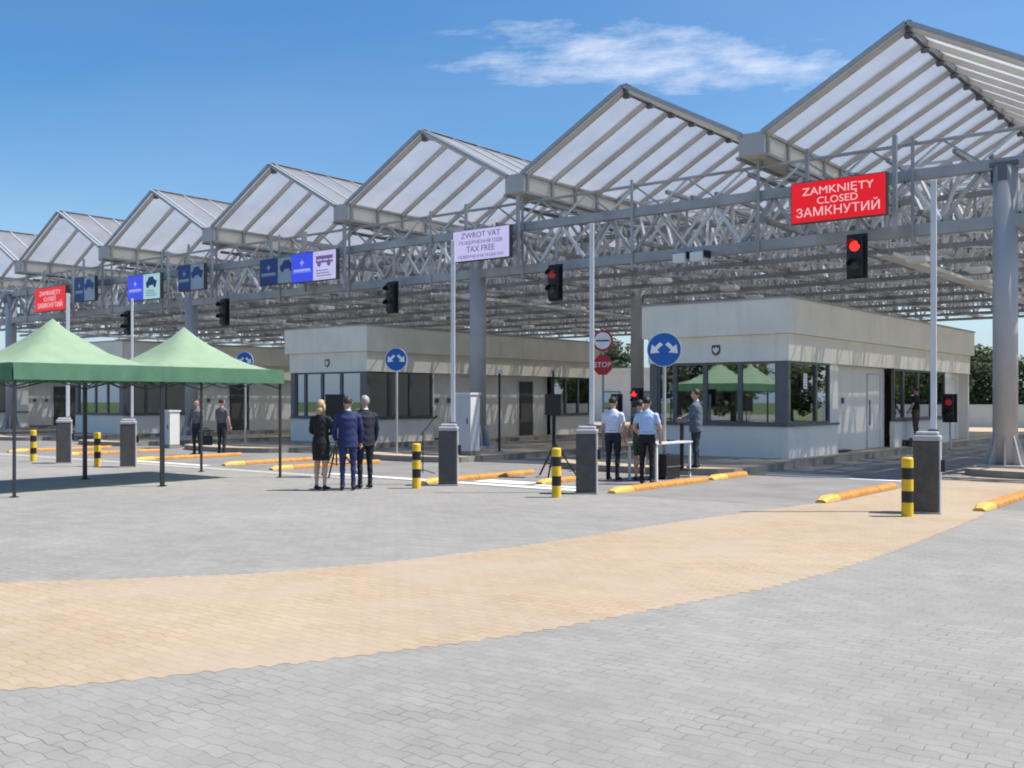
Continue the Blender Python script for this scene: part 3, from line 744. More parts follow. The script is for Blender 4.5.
# ================================================================== BARRIERS, BOLLARDS, SEPARATORS
def barrier(x, y, arm_top, label, arm_w=.085):
    rz = math.degrees(math.atan2(-x, y))-5
    t = thing('lane_barrier', label, 'barrier', (x, y, 0), rz, 'lane barriers with raised arms')
    MB().box(-.18, .18, -.15, .15, .0, 1.08, ch=.015).build('cabinet', M['dark'], t)
    MB().box(-.21, .21, -.18, .18, -.01, .02).build('base', M['steel'], t)
    MB().box(.182, .20, -.145, .145, .04, 1.075).build('side_cover', M['barrier_cap'], t)
    hd = MB(); hd.box(-.19, .205, -.16, .16, 1.082, 1.17, ch=.025); hd.box(-.15, .17, -.13, .13, 1.165, 1.225, ch=.025)
    hd.build('cap', M['barrier_cap'], t)
    MB().box(-.0, .15, .155, .27, .95, 1.25, ch=.01).build('arm_clamp', M['dark'], t)
    MB().box(.08-arm_w/2, .08+arm_w/2, .175, .245, 1.0, arm_top, ch=.008).build('arm', M['arm'], t)
    MB().box(.20, .26, -.05, .02, .62, .80).build('key_switch', M['black'], t)
    return t
barrier(-4.67, 16.05, 5.06, 'nearest lane barrier with raised arm, at right beside a striped bollard')
barrier(-10.5, 15.5, 4.95, 'lane barrier with raised arm standing left of the men at the table')
barrier(-13.7, 15.3, 4.93, 'lane barrier with raised white arm left of the lilac sign')
barrier(-23.8, 14.4, 4.3, 'lane barrier behind the right half of the first tent', .06)
barrier(-26.6, 14.2, 4.6, 'farthest lane barrier, behind the first tent near the left edge', .09)
def bollard(px, py, label, first=[None]):
    x, y = px_ground(px, py)
    if first[0] is None:
        t = thing('bollard', label, 'bollard', (x, y, 0), 0, 'yellow and black striped bollards')
        H, r = .86, .083
        pb = MB(); k = 5; zs = [-.005, .20, .37, .54, .71, .86]
        for q in range(5):
            z0, z1 = zs[q], zs[q+1]
            rings = [((0, 0, z0), r, r), ((0, 0, z1-(.02 if q == 4 else 0)), r, r)]
            if q == 4: rings.append(((0, 0, z1), r*.8, r*.8))
            pb.loft(rings, 20, q % 2)
        pb.build('striped_post', [M['yellow'], M['black']], t)
        first[0] = t; return t
    return dup(first[0], (x, y, 0), None, label)
bollard(907.5, 516, 'striped bollard beside the nearest barrier at right')
bollard(556.5, 497, 'striped bollard left of the barrier by the table')
bollard(416.5, 488, 'striped bollard right of the three formally dressed people')
bollard(97.5, 466, 'striped bollard between the two barriers seen through the first tent')
bollard(33.5, 461, 'striped bollard nearest the left edge of the photo')
def separator(x, y, ln, label, first={}):
    key = ln
    if key not in first:
        t = thing('lane_separator', label, 'kerb block', (x, y, 0), 0, 'orange lane separator blocks')
        prof = [(-.115, 0), (.115, 0), (.105, .05), (.06, .095), (-.06, .095), (-.105, .05)]
        def seg(y0, y1):
            m = MB(); n = 6; v = [(a, y0, b) for a, b in prof]+[(a*.9, y0, b) for a, b in prof]
            m.prism(prof, y0, y1); return m
        hd = MB(); n = 6
        v = [(a*.8, 0, b*.45) for a, b in prof]+[(a, .18, b) for a, b in prof]+[(a, .62, b) for a, b in prof]
        hd.add(v, [tuple(range(6)), tuple(reversed(range(12, 18)))]+[(j*6+i, (j+1)*6+i, (j+1)*6+(i+1) % 6, j*6+(i+1) % 6) for j in range(2) for i in range(6)])
        hd.build('end_block', M['amber'], t)
        e = .63; bd = 0
        while e < ln-.2:
            l = min(.98, ln-e); seg(e, e+l).build('block', M['orange'], t); e += l+.012
        first[key] = t; return t
    return dup(first[key], (x, y, 0), None, label)
separator(-6.5, 16.5, 3.7, 'orange separator just left of the nearest barrier')
separator(-4.1, 16.75, 3.7, 'orange separator at the right edge beside the nearest barrier')
separator(-10.15, 15.8, 3.7, 'orange separator at the feet of the men by the table')
separator(-10.2, 19.75, 1.8, 'short orange separator in front of the man in grey jacket')
separator(-14.3, 15.25, 3.7, 'orange separator right of the barrier below the lilac sign')
separator(-12.4, 16.6, 1.8, 'short orange separator behind the second striped bollard')
separator(-20.0, 15.9, 3.7, 'orange separator behind the woman in black')
separator(-22.3, 16.2, 3.7, 'orange separator starting just right of the two distant standing men')
separator(-26.0, 15.9, 3.7, 'orange separator in front of the two distant standing men')
separator(-30.1, 15.9, 3.7, 'orange separator between the two barriers seen through the first tent')
separator(-33.5, 16.0, 3.7, 'orange separator near the left edge under the first tent')
separator(-22.6, 20.2, 1.8, 'short orange separator behind the man in the navy suit')
# electrical cabinets
def cabinet(x, y, w, d, h, label, z=.147):
    t = thing('electrical_cabinet', label, 'cabinet', (x, y, z), 0, 'electrical cabinets on the islands')
    MB().box(-w/2-.02, w/2+.02, -d/2-.02, d/2+.02, 0, .12).build('plinth', M['kerb'], t)
    MB().box(-w/2, w/2, -d/2, d/2, .122, h-.06, ch=.01).build('body', M['cab_lt'], t)
    dr = MB().box(-w/2+.03, w/2-.03, -d/2-.02, -d/2-.001, .16, h-.1).build('door', M['cab'], t)
    MB().box(w/2-.12, w/2-.09, -d/2-.045, -d/2-.021, h*.5, h*.5+.16).build('handle', M['steel_dk'], dr)
    MB().box(-w/2-.03, w/2+.03, -d/2-.04, d/2+.03, h-.058, h).build('lid', M['cab_lt'], t)
cabinet(-18.9, 21.9, .62, .40, 1.76, 'pale grey electrical cabinet in front of the column below the lilac sign')
cabinet(-32.0, 21.0, .55, .40, 1.34, 'pale grey electrical cabinet left of the two distant standing men', 0)
for (x, y, h, lab) in ((-19.5, 24.1, 2.35, 'thin black post right of the cabinet and column'), (-19.3, 26.6, 2.5, 'thin black post just left of the loudspeaker by the table')):
    t = thing('marker_post', lab, 'post', (x, y, .147), 0, 'thin black posts on the island')
    MB().tube((0, 0, 0), (0, 0, h), .035).build('post', M['black'], t); MB().tube((0, 0, 0), (0, 0, .015), .11).build('foot', M['dark'], t)
    MB().box(-.07, .07, -.07, .07, h+.001, h+.12, ch=.01).build('sensor', M['cap'], t)

# ================================================================== TENTS
def tent(x, y, label):
    t = thing('pop_up_tent', label, 'tent', (x, y, 0), 0, 'green pop-up tents')
    a = 1.5; ze = 2.36; pk = .93; n = 16
    mb = MB(); v = []; rnd = random.Random(int(abs(y)*10))
    for j in range(n+1):
        for i in range(n+1):
            u = -1+2*i/n; w = -1+2*j/n; tt = 1-max(abs(u), abs(w))
            sag = .05*math.sin(PI*tt)*(1-abs(abs(u)-abs(w)))
            v.append((u*a, w*a, ze+pk*(tt**1.22)-.054*math.sin(PI*tt)-sag*1.4+.012*rnd.uniform(-1, 1)*(tt < .97)-(.028*abs(math.sin(u*9+w*7)) if .05 < tt < .9 else 0)))
    f = [(j*(n+1)+i, j*(n+1)+i+1, (j+1)*(n+1)+i+1, (j+1)*(n+1)+i) for j in range(n) for i in range(n)]
    mb.add(v, f); o = mb.build('canopy', M['tent'], t, smooth=True)
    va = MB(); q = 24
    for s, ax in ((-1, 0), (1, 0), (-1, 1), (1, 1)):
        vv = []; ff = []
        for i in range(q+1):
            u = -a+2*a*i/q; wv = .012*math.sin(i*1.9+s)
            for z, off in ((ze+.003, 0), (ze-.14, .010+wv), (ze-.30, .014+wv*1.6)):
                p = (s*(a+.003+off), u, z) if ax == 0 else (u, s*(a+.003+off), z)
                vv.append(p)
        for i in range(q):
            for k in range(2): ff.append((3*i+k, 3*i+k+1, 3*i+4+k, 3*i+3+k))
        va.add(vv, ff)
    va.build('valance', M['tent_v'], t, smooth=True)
    for sx in (-1, 1):
        for sy in (-1, 1):
            l = MB().box(sx*(a-.05)-.022, sx*(a-.05)+.022, sy*(a-.05)-.022, sy*(a-.05)+.022, .012, ze-.01).build('leg', M['leg'], t)
            MB().box(sx*(a-.05)-.06, sx*(a-.05)+.06, sy*(a-.05)-.06, sy*(a-.05)+.06, 0, .011).build('foot_plate', M['leg'], l)
    fr = MB(); b = a-.05
    for s in (-1, 1):
        for k in range(2):
            x0 = -b+k*b; x1 = x0+b
            fr.bar((x0, s*b, ze-.06), (x1, s*b, ze-.42), .025, .02); fr.bar((x0, s*(b-.03), ze-.42), (x1, s*(b-.03), ze-.06), .025, .02)
            fr.bar((s*b, x0, ze-.06), (s*b, x1, ze-.42), .02, .025); fr.bar((s*(b-.03), x0, ze-.42), (s*(b-.03), x1, ze-.06), .02, .025)
    fr.bar((0, 0, ze-.3), (0, 0, ze+pk-.05), .04, .04)
    fr.build('folding_frame', M['leg'], t)
tent(-19.4, 10.13, 'pale green pop-up tent cut off by the left edge')
tent(-19.4, 13.07, 'pale green pop-up tent fully in view, beside the first')

# ================================================================== PEOPLE
def skinmat(n, c, rough=.6, var=.08, scale=9): 
    if n not in M: M[n] = mat(n, c, rough, var=var, scale=scale)
    return M[n]
skinmat('skin', (.50, .30, .22), .55); skinmat('hair_blond', (.42, .30, .17)); skinmat('hair_brown', (.05, .032, .022)); skinmat('hair_grey', (.36, .34, .32)); skinmat('hair_dark', (.018, .014, .012))
skinmat('cl_black', (.012, .012, .013), .8); skinmat('cl_navy', (.022, .032, .105), .8); skinmat('cl_darknavy', (.014, .018, .032), .8)
skinmat('cl_white', (.56, .63, .79), .8); skinmat('cl_lightblue', (.40, .55, .80), .8); skinmat('cl_green', (.035, .065, .04), .85); skinmat('cl_greyblue', (.10, .125, .165), .85)
skinmat('cl_grey_shaded', (.13, .135, .14), .85); skinmat('cl_dkgrey', (.03, .034, .042), .85); skinmat('shoe', (.012, .011, .01), .4); skinmat('cl_brown', (.11, .06, .045), .85)  # grey tops of the distant pair darkened, their shade is in the cloth colour

def person(loc, face, h, label, top, bottom, hair, dress=False, jacket=False, short_sleeve=False, shorts=False, female=False,
           la=((-.25, .02, 1.12), (-.24, .10, .88)), ra=((.25, .02, 1.12), (.24, .10, .88)), lean=0., stance=.10, collar=None, head_turn=0., bag=False):
    """face: compass angle (deg) of the facing direction, 0 = +y, 90 = -x"""
    k = h/1.75
    mats = [M['skin'], M[top], M[bottom], M['shoe'], M[collar or top]]
    SK, TP, BT, SH, CL = 0, 1, 2, 3, 4
    mb = MB()
    sw = .175 if female else .195
    # legs
    for s in (-1, 1):
        ax = s*stance; fy = .02*s
        lm = BT if not (shorts or dress) else SK
        if dress: mb.loft([((s*.085, 0, .80), .06, .06), ((ax*.97, .01, .52), .056, .062)], 12, SK)
        else: mb.loft([((s*.085, 0, .93), .088, .10), ((s*.092, 0, .80), .088, .098), ((s*.096, .005, .66), .074, .082), ((ax*.97, .01, .52), .058, .064)], 12, BT)
        mb.loft([((ax*.97, .01, .54), .057, .063), ((ax, .012, .47), .054, .058), ((ax, -.006, .36), .052, .060 if lm == BT else .056), ((ax, -.01, .22), .044 if lm == BT else .038, .046 if lm == BT else .040), ((ax, -.01, .07), .047 if lm == BT else .030, .050 if lm == BT else .034)], 12, lm)
        mb.loft([((ax, -.075, .05), .032, .034), ((ax*1.03, -.03, .052), .042, .045), ((ax*1.08, .06, .042), .044, .034), ((ax*1.12, .14, .032), .045, .026), ((ax*1.14, .185, .028), .030, .02)], 10, SH)
    # torso
    if dress:
        rings = [((0, 0, .58), .165, .14), ((0, 0, .74), .175, .15), ((0, 0, .90), .182, .15), ((0, 0, 1.06), .148, .118), ((0, 0, 1.20), .155, .125), ((0, 0, 1.33), .17, .118), ((0, -.01, 1.43), .145, .085), ((0, -.012, 1.475), .07, .062)]
        mb.loft(rings, 20, TP)
    else:
        mb.loft([((0, 0, .84), .152, .118), ((0, 0, .93), .168, .125), ((0, 0, 1.02), .158, .118), ((0, 0, 1.06), .150, .112)], 20, BT)
        lo = .80 if jacket else 1.01
        g = .02 if jacket else 0
        rings = [((0, 0, lo), .178+g, .130+g), ((0, 0, 1.0 if jacket else 1.04), .166+g, .124+g), ((0, 0, 1.12), .158+g, .118+g), ((0, .005, 1.24), .176+g, .128+g*.8), ((0, .005, 1.36), .192+g, .122+g*.6), ((0, -.008, 1.415), .165+g, .094), ((0, -.010, 1.455), .115, .078), ((0, -.012, 1.495), .066, .062)]
        mb.loft([((p[0][0], p[0][1]+lean*(p[0][2]-1.0), p[0][2]), p[1], p[2]) for p in rings], 20, TP)
    hy = lean*.5
    # shoulders, arms, hands
    for s, (el, wr) in ((-1, la), (1, ra)):
        sp = Vector((s*sw, hy*.8-.005, 1.375)); el = Vector(el); wr = Vector(wr)
        el.y += hy*.6; wr.y += hy*.6
        q = .007 if jacket else 0
        c0 = sp+Vector((-s*.045, 0, .035))
        mb.loft([(c0, .040, .040), (sp.lerp(c0, .4), .056, .056), (sp, .056+q, .058+q), (sp.lerp(el, .45), .050+q, .052+q), (sp.lerp(el, .62), .050+q, .051+q)], 12, TP)
        mb.loft([(sp.lerp(el, .60), .045 if short_sleeve else .049+q, .045 if short_sleeve else .05+q), (el, .042+q, .043+q), ], 12, SK if short_sleeve else TP)
        fm = SK if short_sleeve else TP
        mb.loft([(el.lerp(sp, .06), .041+q, .042+q), (el.lerp(wr, .25), .043+q, .043+q), (el.lerp(wr, .7), .035+q, .035+q), (el.lerp(wr, .97), .033+q, .033+q)], 12, fm)
        d = (wr-el).normalized(); side = Vector((1, 0, 0)) if abs(d.x) < .7 else Vector((0, 1, 0))
        pn = d.cross(side).normalized(); side = pn.cross(d).normalized()
        mb.loft([(wr-d*.02, .025, .024), (wr+d*.02, .030, .022), (wr+d*.075, .040, .018), (wr+d*.095, .036, .016)], 10, SK)
        inn = Vector((0, 1, 0)) if abs(d.y) < .6 else Vector((0, 0, -1))
        base = wr+d*.085
        ax2 = d.cross(Vector((s, 0, 0))).normalized() if abs(d.x) < .7 else Vector((0, 0, 1))
        for fi, (o, ln_) in enumerate(((-.030, .062), (-.010, .075), (.010, .070), (.029, .055))):
            b0 = base+ax2*o; m1 = b0+d*ln_*.55; m2 = m1+(d*.75-Vector((s, 0, 0))*.65).normalized()*ln_*.5
            mb.loft([(b0-d*.02, .011, .011), (m1, .0105, .0105), (m2, .009, .009)], 6, SK)
        th0 = wr+d*.03+ax2*-.028; mb.loft([(th0, .014, .014), (th0+(d*.6-ax2*.7).normalized()*.045, .0125, .0125), (th0+(d*.9-ax2*.55).normalized()*.075, .010, .010)], 6, SK)
    # neck + head
    hc = Vector((0, hy+.015, 1.635))
    mb.loft([((0, hy-.012, 1.45), .060, .060), ((0, hy-.002, 1.50), .052, .054), ((0, hy+.004, 1.56), .052, .056)], 12, SK)
    if collar: mb.loft([((0, hy-.012, 1.47), .066, .062), ((0, hy-.008, 1.505), .057, .060)], 12, CL)
    mb.ell((hc.x, hc.y-.008, hc.z+.022), .076, .096, .094, 16, 12, SK)                      # cranium
    mb.loft([((0, hc.y+.018, 1.535), .040, .042), ((0, hc.y+.014, 1.57), .058, .066), ((0, hc.y+.008, 1.62), .067, .080), ((0, hc.y, 1.66), .070, .085)], 14, SK)   # jaw and face
    mb.loft([((0, hc.y+.088, 1.645), .009, .008), ((0, hc.y+.100, 1.615), .013, .014), ((0, hc.y+.092, 1.602), .014, .010)], 8, SK)      # nose
    for s in (-1, 1): mb.ell((s*.078, hc.y-.004, 1.63), .011, .020, .031, 8, 6, SK)         # ears
    # one skin by voxel remesh, materials from the nearest source vertex
    o = mb.build('tmp', mats)
    kd2pts = []
    for f_, m_ in zip(mb.f, mb.m):
        vv = [Vector(mb.v[q]) for q in f_]
        if len(vv) == 4:
            for a in (0, .25, .5, .75, 1):
                for b in (.0, .5):
                    kd2pts.append((vv[0].lerp(vv[3], a).lerp(vv[1].lerp(vv[2], a), b), m_))
        else: kd2pts.append((sum(vv, Vector())/len(vv), m_))
    kd2 = kdtree.KDTree(len(kd2pts))
    for i_, (p_, m_) in enumerate(kd2pts): kd2.insert(p_, i_)
    kd2.balance()
    rm = o.modifiers.new('r', 'REMESH'); rm.mode = 'VOXEL'; rm.voxel_size = .0105
    sm = o.modifiers.new('s', 'SMOOTH'); sm.factor = .5; sm.iterations = 2
    COL.objects.unlink(o); me = evaluated_mesh(o)
    me.materials.clear()
    for m_ in mats: me.materials.append(m_)
    for p_ in me.polygons:
        _, ix, _ = kd2.find(p_.center); p_.material_index = kd2pts[ix][1]; p_.use_smooth = True
    # small folds in the cloth
    nrm = [v_.normal.copy() for v_ in me.vertices]
    for v_, nv_ in zip(me.vertices, nrm):
        c = v_.co
        if .1 < c.z < 1.42:
            wv = math.sin(c.z*47+c.x*23+math.sin(c.y*31+c.x*17)*2)*.0028
            v_.co = c+nv_*wv
    me.transform(Matrix.Scale(k, 4))
    t = bpy.data.objects.new('person', me); COL.objects.link(t)
    t.location = loc; t.rotation_euler = (0, 0, R(face)); tag(t, label, 'person')
    # hair
    hm = MB(); nu, nv = 20, 12; v = []; f = []
    for j in range(nv+1):
        for i in range(nu):
            a = 2*PI*i/nu; front = math.sin(a)                                   # +1 at the face
            drop = (.50 if female else .40)+(.22 if front < .25 else -.05)*(1 if front < .25 else 1)
            lim = PI*(drop if front < .3 else .30)
            ph = lim*j/nv; r = 1.10+.03*math.sin(i*3.1+j*1.7)
            v.append((.076*r*math.sin(ph)*math.cos(a), .096*r*math.sin(ph)*math.sin(a), .094*r*math.cos(ph)))
    for j in range(nv):
        for i in range(nu): f.append((j*nu+i, (j+1)*nu+i, (j+1)*nu+(i+1) % nu, j*nu+(i+1) % nu))
    hm.add([((x)*k, (y+hc.y-.010)*k, (z+hc.z+.024)*k) for x, y, z in v], f)
    if female:
        hm.loft([((0, (hc.y-.085)*k, 1.60*k), .062*k, .035*k), ((0, (hc.y-.088)*k, 1.53*k), .066*k, .032*k), ((0, (hc.y-.07)*k, 1.47*k), .055*k, .025*k)], 10)
        for s in (-1, 1): hm.loft([((s*.078*k, (hc.y-.03)*k, 1.66*k), .018*k, .045*k), ((s*.082*k, (hc.y-.03)*k, 1.57*k), .016*k, .040*k), ((s*.070*k, (hc.y-.03)*k, 1.50*k), .012*k, .030*k)], 8)
    hm.build('hair', M[hair], t, smooth=True)
    eyes = MB()
    for s in (-1, 1): eyes.ell((s*.030*k, (hc.y+.080)*k, 1.645*k), .011*k, .008*k, .006*k, 8, 6)
    eyes.build('eye', M['black'], t)
    mo = MB(); mo.ell((0, (hc.y+.078)*k, 1.575*k), .022*k, .006*k, .005*k, 8, 6); mo.build('mouth', skinmat('lips', (.32, .10, .09)), t)
    return t
def face_to(x, y, tx, ty): return math.degrees(math.atan2(-(tx-x), ty-y))
fold_l = ((-.235, .04, 1.12), (-.06, .20, 1.06)); fold_r = ((.235, .04, 1.12), (.06, .20, 1.08))
cam = (0, 0)
p = px_ground(321, 490); person((*p, 0), face_to(*p, -17.6, 17.0)-12, 1.70, 'woman in a black knee length dress with bare calves', 'cl_black', 'cl_black', 'hair_blond', dress=True, female=True, la=fold_l, ra=fold_r, stance=.085)
p = px_ground(348, 490); person((*p, 0), face_to(*p, -17.0, 17.5)+14, 1.76, 'man in a navy blue suit seen from behind', 'cl_navy', 'cl_navy', 'hair_brown', jacket=True, collar='cl_white', la=((-.27, -.02, 1.13), (-.23, .12, .93)))
p = px_ground(365, 488.5); person((*p, 0), face_to(*p, -18.4, 15.3), 1.78, 'man in a dark uniform jacket with short pale hair', 'cl_darknavy', 'cl_darknavy', 'hair_grey', jacket=True, collar='cl_white', la=fold_l)
p = px_ground(613, 480); person((*p, 0), face_to(*p, -13.2, 24), 1.76, 'man in a white shirt and dark blue trousers left of the table', 'cl_white', 'cl_darknavy', 'hair_dark', la=((-.24, .06, 1.12), (-.16, .26, 1.06)), short_sleeve=True)
p = px_ground(630, 482); person((p[0]+.02, p[1]+.36, 0), face_to(*p, -10.6, 21), 1.70, 'person in dark green mostly hidden behind the man in light blue shirt', 'cl_green', 'cl_green', 'hair_dark', short_sleeve=True, shorts=True)
p = px_ground(647, 484); person((*p, 0), face_to(*p, -11.6, 21), 1.76, 'man in a light blue shirt and black trousers with back turned', 'cl_lightblue', 'cl_black', 'hair_dark', short_sleeve=True, la=((-.27, .0, 1.14), (-.20, .18, .98)), ra=((.27, .0, 1.13), (.25, .10, .90)))
p = px_ground(696, 468, .147); person((*p, .147), face_to(*p, p[0]-4, p[1]-1.4), 1.80, 'man in a grey blue jacket standing before the booth windows', 'cl_greyblue', 'cl_dkgrey', 'hair_brown', jacket=True, collar='cl_white', la=((-.23, .08, 1.14), (-.10, .30, 1.08)), ra=((.23, .08, 1.14), (.10, .30, 1.10)))
p2 = p
p = px_ground(197, 455); person((p[0], p[1], 0), 200, 1.72, 'distant person in grey top holding a dark bag under the tent', 'cl_grey_shaded', 'cl_dkgrey', 'hair_dark')
bx = Vector((p[0], p[1], 0))
t = thing('bag', 'dark bag hanging beside the distant person in grey', 'bag', (p[0]+.30*.785, p[1]+.30*.62, .30), 30)
MB().box(-.18, .18, -.07, .07, 0, .30, ch=.03).build('body', M['black'], t)
hb = MB()
for a in range(8):
    t0, t1 = PI*a/8, PI*(a+1)/8; hb.bar((.10*math.cos(t0), 0, .30+.24*math.sin(t0)), (.10*math.cos(t1), 0, .30+.24*math.sin(t1)), .02, .02)
hb.build('strap', M['black'], t)
p = px_ground(222, 455); person((*p, 0), 10, 1.74, 'distant man with back turned in grey shirt and dark trousers', 'cl_grey_shaded', 'cl_dkgrey', 'hair_dark', short_sleeve=True)
t = thing('step', 'low dark step beside the rear windows of the nearest booth', 'step', (-10.65, 35.4, .147))
MB().box(-.3, .3, -.45, .45, .17, .22, ch=.01).build('tread', M['dark'], t); MB().box(-.26, -.22, -.4, .4, 0, .17).box(.22, .26, -.4, .4, 0, .17).build('frame', M['steel_dk'], t)
person((-10.65, 35.4, .367), 90, 1.76, 'person in a black top by the rear windows of the nearest booth', 'cl_black', 'cl_brown', 'hair_brown', short_sleeve=True, ra=((.30, .02, 1.14), (.26, .14, .98)), la=((-.30, .02, 1.14), (-.26, .14, .98)))

# ================================================================== EQUIPMENT
t = thing('table', 'white legged table behind the man in light blue shirt', 'table', (-11.25, 19.45, 0))
MB().box(-.38, .38, -.78, .78, .76, .80, ch=.005).build('tabletop', M['cap'], t)
for sx in (-1, 1):
    for sy in (-1, 1): MB().box(sx*.33-.023, sx*.33+.023, sy*.72-.023, sy*.72+.023, 0, .759).build('leg', M['white'], t)
t = thing('equipment_case', 'black equipment case on the ground under the table', 'case', (-11.15, 19.5, 0))
MB().box(-.2, .2, -.3, .3, .012, .52, ch=.02).build('body', M['black'], t)
cs = MB()
for sx in (-1, 1):
    for sy in (-1, 1): cs.box(sx*.18-.02, sx*.18+.02, sy*.28-.02, sy*.28+.02, 0, .06)
cs.box(.202, .215, -.3, .3, .25, .28); cs.build('metal_edging', M['steel_dk'], t)
t = thing('laptop', 'black laptop lying on the white legged table', 'laptop', (-11.22, 19.75, .802), 100)
MB().box(-.18, .18, -.12, .12, 0, .02, ch=.004).build('keyboard', M['black'], t); MB().bar((0, .12, .02), (0, .19, .26), .36, .015).build('screen', M['black'], t)
x, y = px_ground(682, 470, .147)
t = thing('lectern_stand', 'slim black stand held by the man in grey blue jacket', 'stand', (x, y, .147), 25)
MB().tube((0, 0, .02), (0, 0, 1.05), .045).build('pole', M['black'], t); MB().box(-.24, .24, -.2, .2, 0, .03, ch=.01).build('base', M['black'], t)
MB().bar((-.0, -.12, 1.04), (0, .12, 1.13), .24, .03).build('top', M['black'], t)
def speaker(x, y, z0, label, zc, w, h, rz=0):
    t = thing('loudspeaker', label, 'loudspeaker', (x, y, zc-h/2), rz, 'loudspeakers on tripods')
    b = MB(); b.slab([(-w/2, -.15), (w/2, -.15), (w/2*.75, .15), (-w/2*.75, .15)], 0, h); b.build('cabinet', M['black'], t)
    MB().box(-w/2+.02, w/2-.02, -.165, -.151, .03, h-.03).build('grille', M['black'], t)
    s = thing('tripod_stand', label.replace('black loudspeaker', 'black tripod stand under the loudspeaker'), 'stand', (x, y, z0), rz, 'tripods under the loudspeakers')
    MB().tube((0, 0, .25), (0, 0, zc-h/2-z0), .02).build('pole', M['black'], s)
    for a in range(3):
        c, q = math.cos(a*2.094+.5), math.sin(a*2.094+.5)
        MB().bar((0, 0, .75), (.5*c, .5*q, .015), .03, .03).build('leg', M['black'], s)
        MB().bar((0, 0, .28), (.3*c, .3*q, .30), .02, .02).build('brace', M['black'], s)
x, y = px_ground(555, 477); speaker(x, y, 0, 'black loudspeaker left of the barrier by the table', 1.60, .36, .46, 20)
x, y = -17.1, 15.4; speaker(x, y, 0, 'black loudspeaker behind the woman and the man in navy suit', 1.55, .42, .55, 30)
x, y = px_ground(423, 474)
t = thing('microphone_stand', 'thin black microphone stand left of the barrier below the lilac sign', 'microphone stand', (x, y, 0), 35)
MB().tube((0, 0, .03), (0, 0, .95), .012).build('pole', M['black'], t)
MB().tube((-.06, 0, .88), (.26, 0, 1.28), .009).tube((.26, 0, 1.28), (.33, 0, 1.33), .025, .028).build('boom', M['black'], t)
for a in range(3): MB().bar((0, 0, .10), (.28*math.cos(a*2.094), .28*math.sin(a*2.094), .012), .018, .018).build('foot', M['black'], t)

# ================================================================== BACKGROUND
def far_building(x0, x1, y0, y1, h, label):
    t = thing('service_building', label, 'building', ((x0+x1)/2, y0, 0)); w = x1-x0; d = y1-y0
    MB().box(-w/2, w/2, 0, d, -.01, h).build('wall', M['wall'], t)
    MB().box(-w/2-.3, w/2+.3, -.3, d+.3, h+.003, h+.35).build('roof', M['fascia'], t)
    n = int(w/3)
    for i in range(n):
        xx = -w/2+(i+.5)*w/n
        f = MB().box(xx-.8, xx+.8, -.06, -.003, 1.0, 2.4).build('window', M['frame'], t)
        MB().box(xx-.72, xx+.72, -.075, -.061, 1.08, 2.32).build('pane', M['glass'], f)
far_building(-56, -37, 70, 80, 3.9, 'white service building glimpsed between the nearest and middle booths')
far_building(-84, -60, 70, 80, 3.9, 'white service building glimpsed left of the middle booth')
t = thing('barrier_wall', 'low white wall with red marks beyond the lane at far right', 'wall', (-12, 66.5, 0))
MB().box(-9, 16, 0, .3, -.01, 1.35).build('wall', M['wall'], t)
MB().box(-9.05, 16.05, -.05, .35, 1.353, 1.42).build('coping', M['white'], t)
t = thing('boom_barrier', 'lowered red and white boom across the far right lane', 'barrier', (-10.2, 60, .147))
MB().box(-.2, .2, -.15, .15, 0, 1.05, ch=.02).build('cabinet', M['cap'], t)
bb = MB()
for i in range(10): bb.box(.2+.42*i, .2+.42*(i+1), -.21, -.16, .78, .88, i % 2)
bb.build('arm', [M['white'], M['red']], t)
# trees
def tree_parts(seed, h, cr, m, leaf=.27, n=4200):
    rnd = random.Random(seed)
    tr = MB(); tr.loft([((0, 0, -.05), .17, .17), ((.03, .02, h*.25), .13, .13), ((.05, -.03, h*.55), .08, .08), ((.02, 0, h*.88), .025, .025)], 9)
    tips = []
    for b in range(11):
        z = h*(.12+.70*b/11); a = b*2.4+rnd.uniform(-.4, .4); ln = cr*(1.0-.45*abs(b/11-.35))*rnd.uniform(.7, 1.05)
        e = Vector((math.cos(a)*ln, math.sin(a)*ln, z+ln*rnd.uniform(.25, .6))); m_ = e*.5; m_.z = z+(e.z-z)*.35
        tr.loft([((.03, 0, z), .05, .05), (m_, .03, .03), (e, .012, .012)], 6); tips += [(e, ln*.5), (m_, ln*.42)]
    tips.append((Vector((0, 0, h*.92)), cr*.42)); tips.append((Vector((0, 0, h*.70)), cr*.55))
    lf = MB()
    for i in range(n):
        c, r = rnd.choice(tips); d = Vector((rnd.gauss(0, 1), rnd.gauss(0, 1), rnd.gauss(0, .8)))
        d = d.normalized()*r*(rnd.random()**.45); p = c+d
        u = Vector((rnd.gauss(0, 1), rnd.gauss(0, 1), rnd.gauss(0, .6))).normalized(); w = u.cross(Vector((rnd.gauss(0, 1), rnd.gauss(0, 1), rnd.gauss(0, 1)))).normalized()
        s = leaf*rnd.uniform(.5, 1.15)
        lf.add([p-u*s, p+w*s*.45-u*s*.1, p+u*s, p-w*s*.45-u*s*.1], [(0, 1, 2, 3)])
    return tr, lf
protos = []
spots = []
rt = random.Random(3)
for i in range(22): spots.append((-36+3.4*i+rt.uniform(-1.2, 1.2), 80+rt.uniform(-4, 10), rt.uniform(.72, 1.0)))
for i in range(9): spots.append((-110+9*i+rt.uniform(-2, 2), 92+rt.uniform(-4, 8), rt.uniform(.8, 1.25)))
back = [(-24, -22, 1.1), (-30, -27, 1.2), (-37, -24, 1.0), (-44, -28, 1.25), (-17, -27, 1.1), (-52, -22, 1.1), (-60, -25, 1.2)]
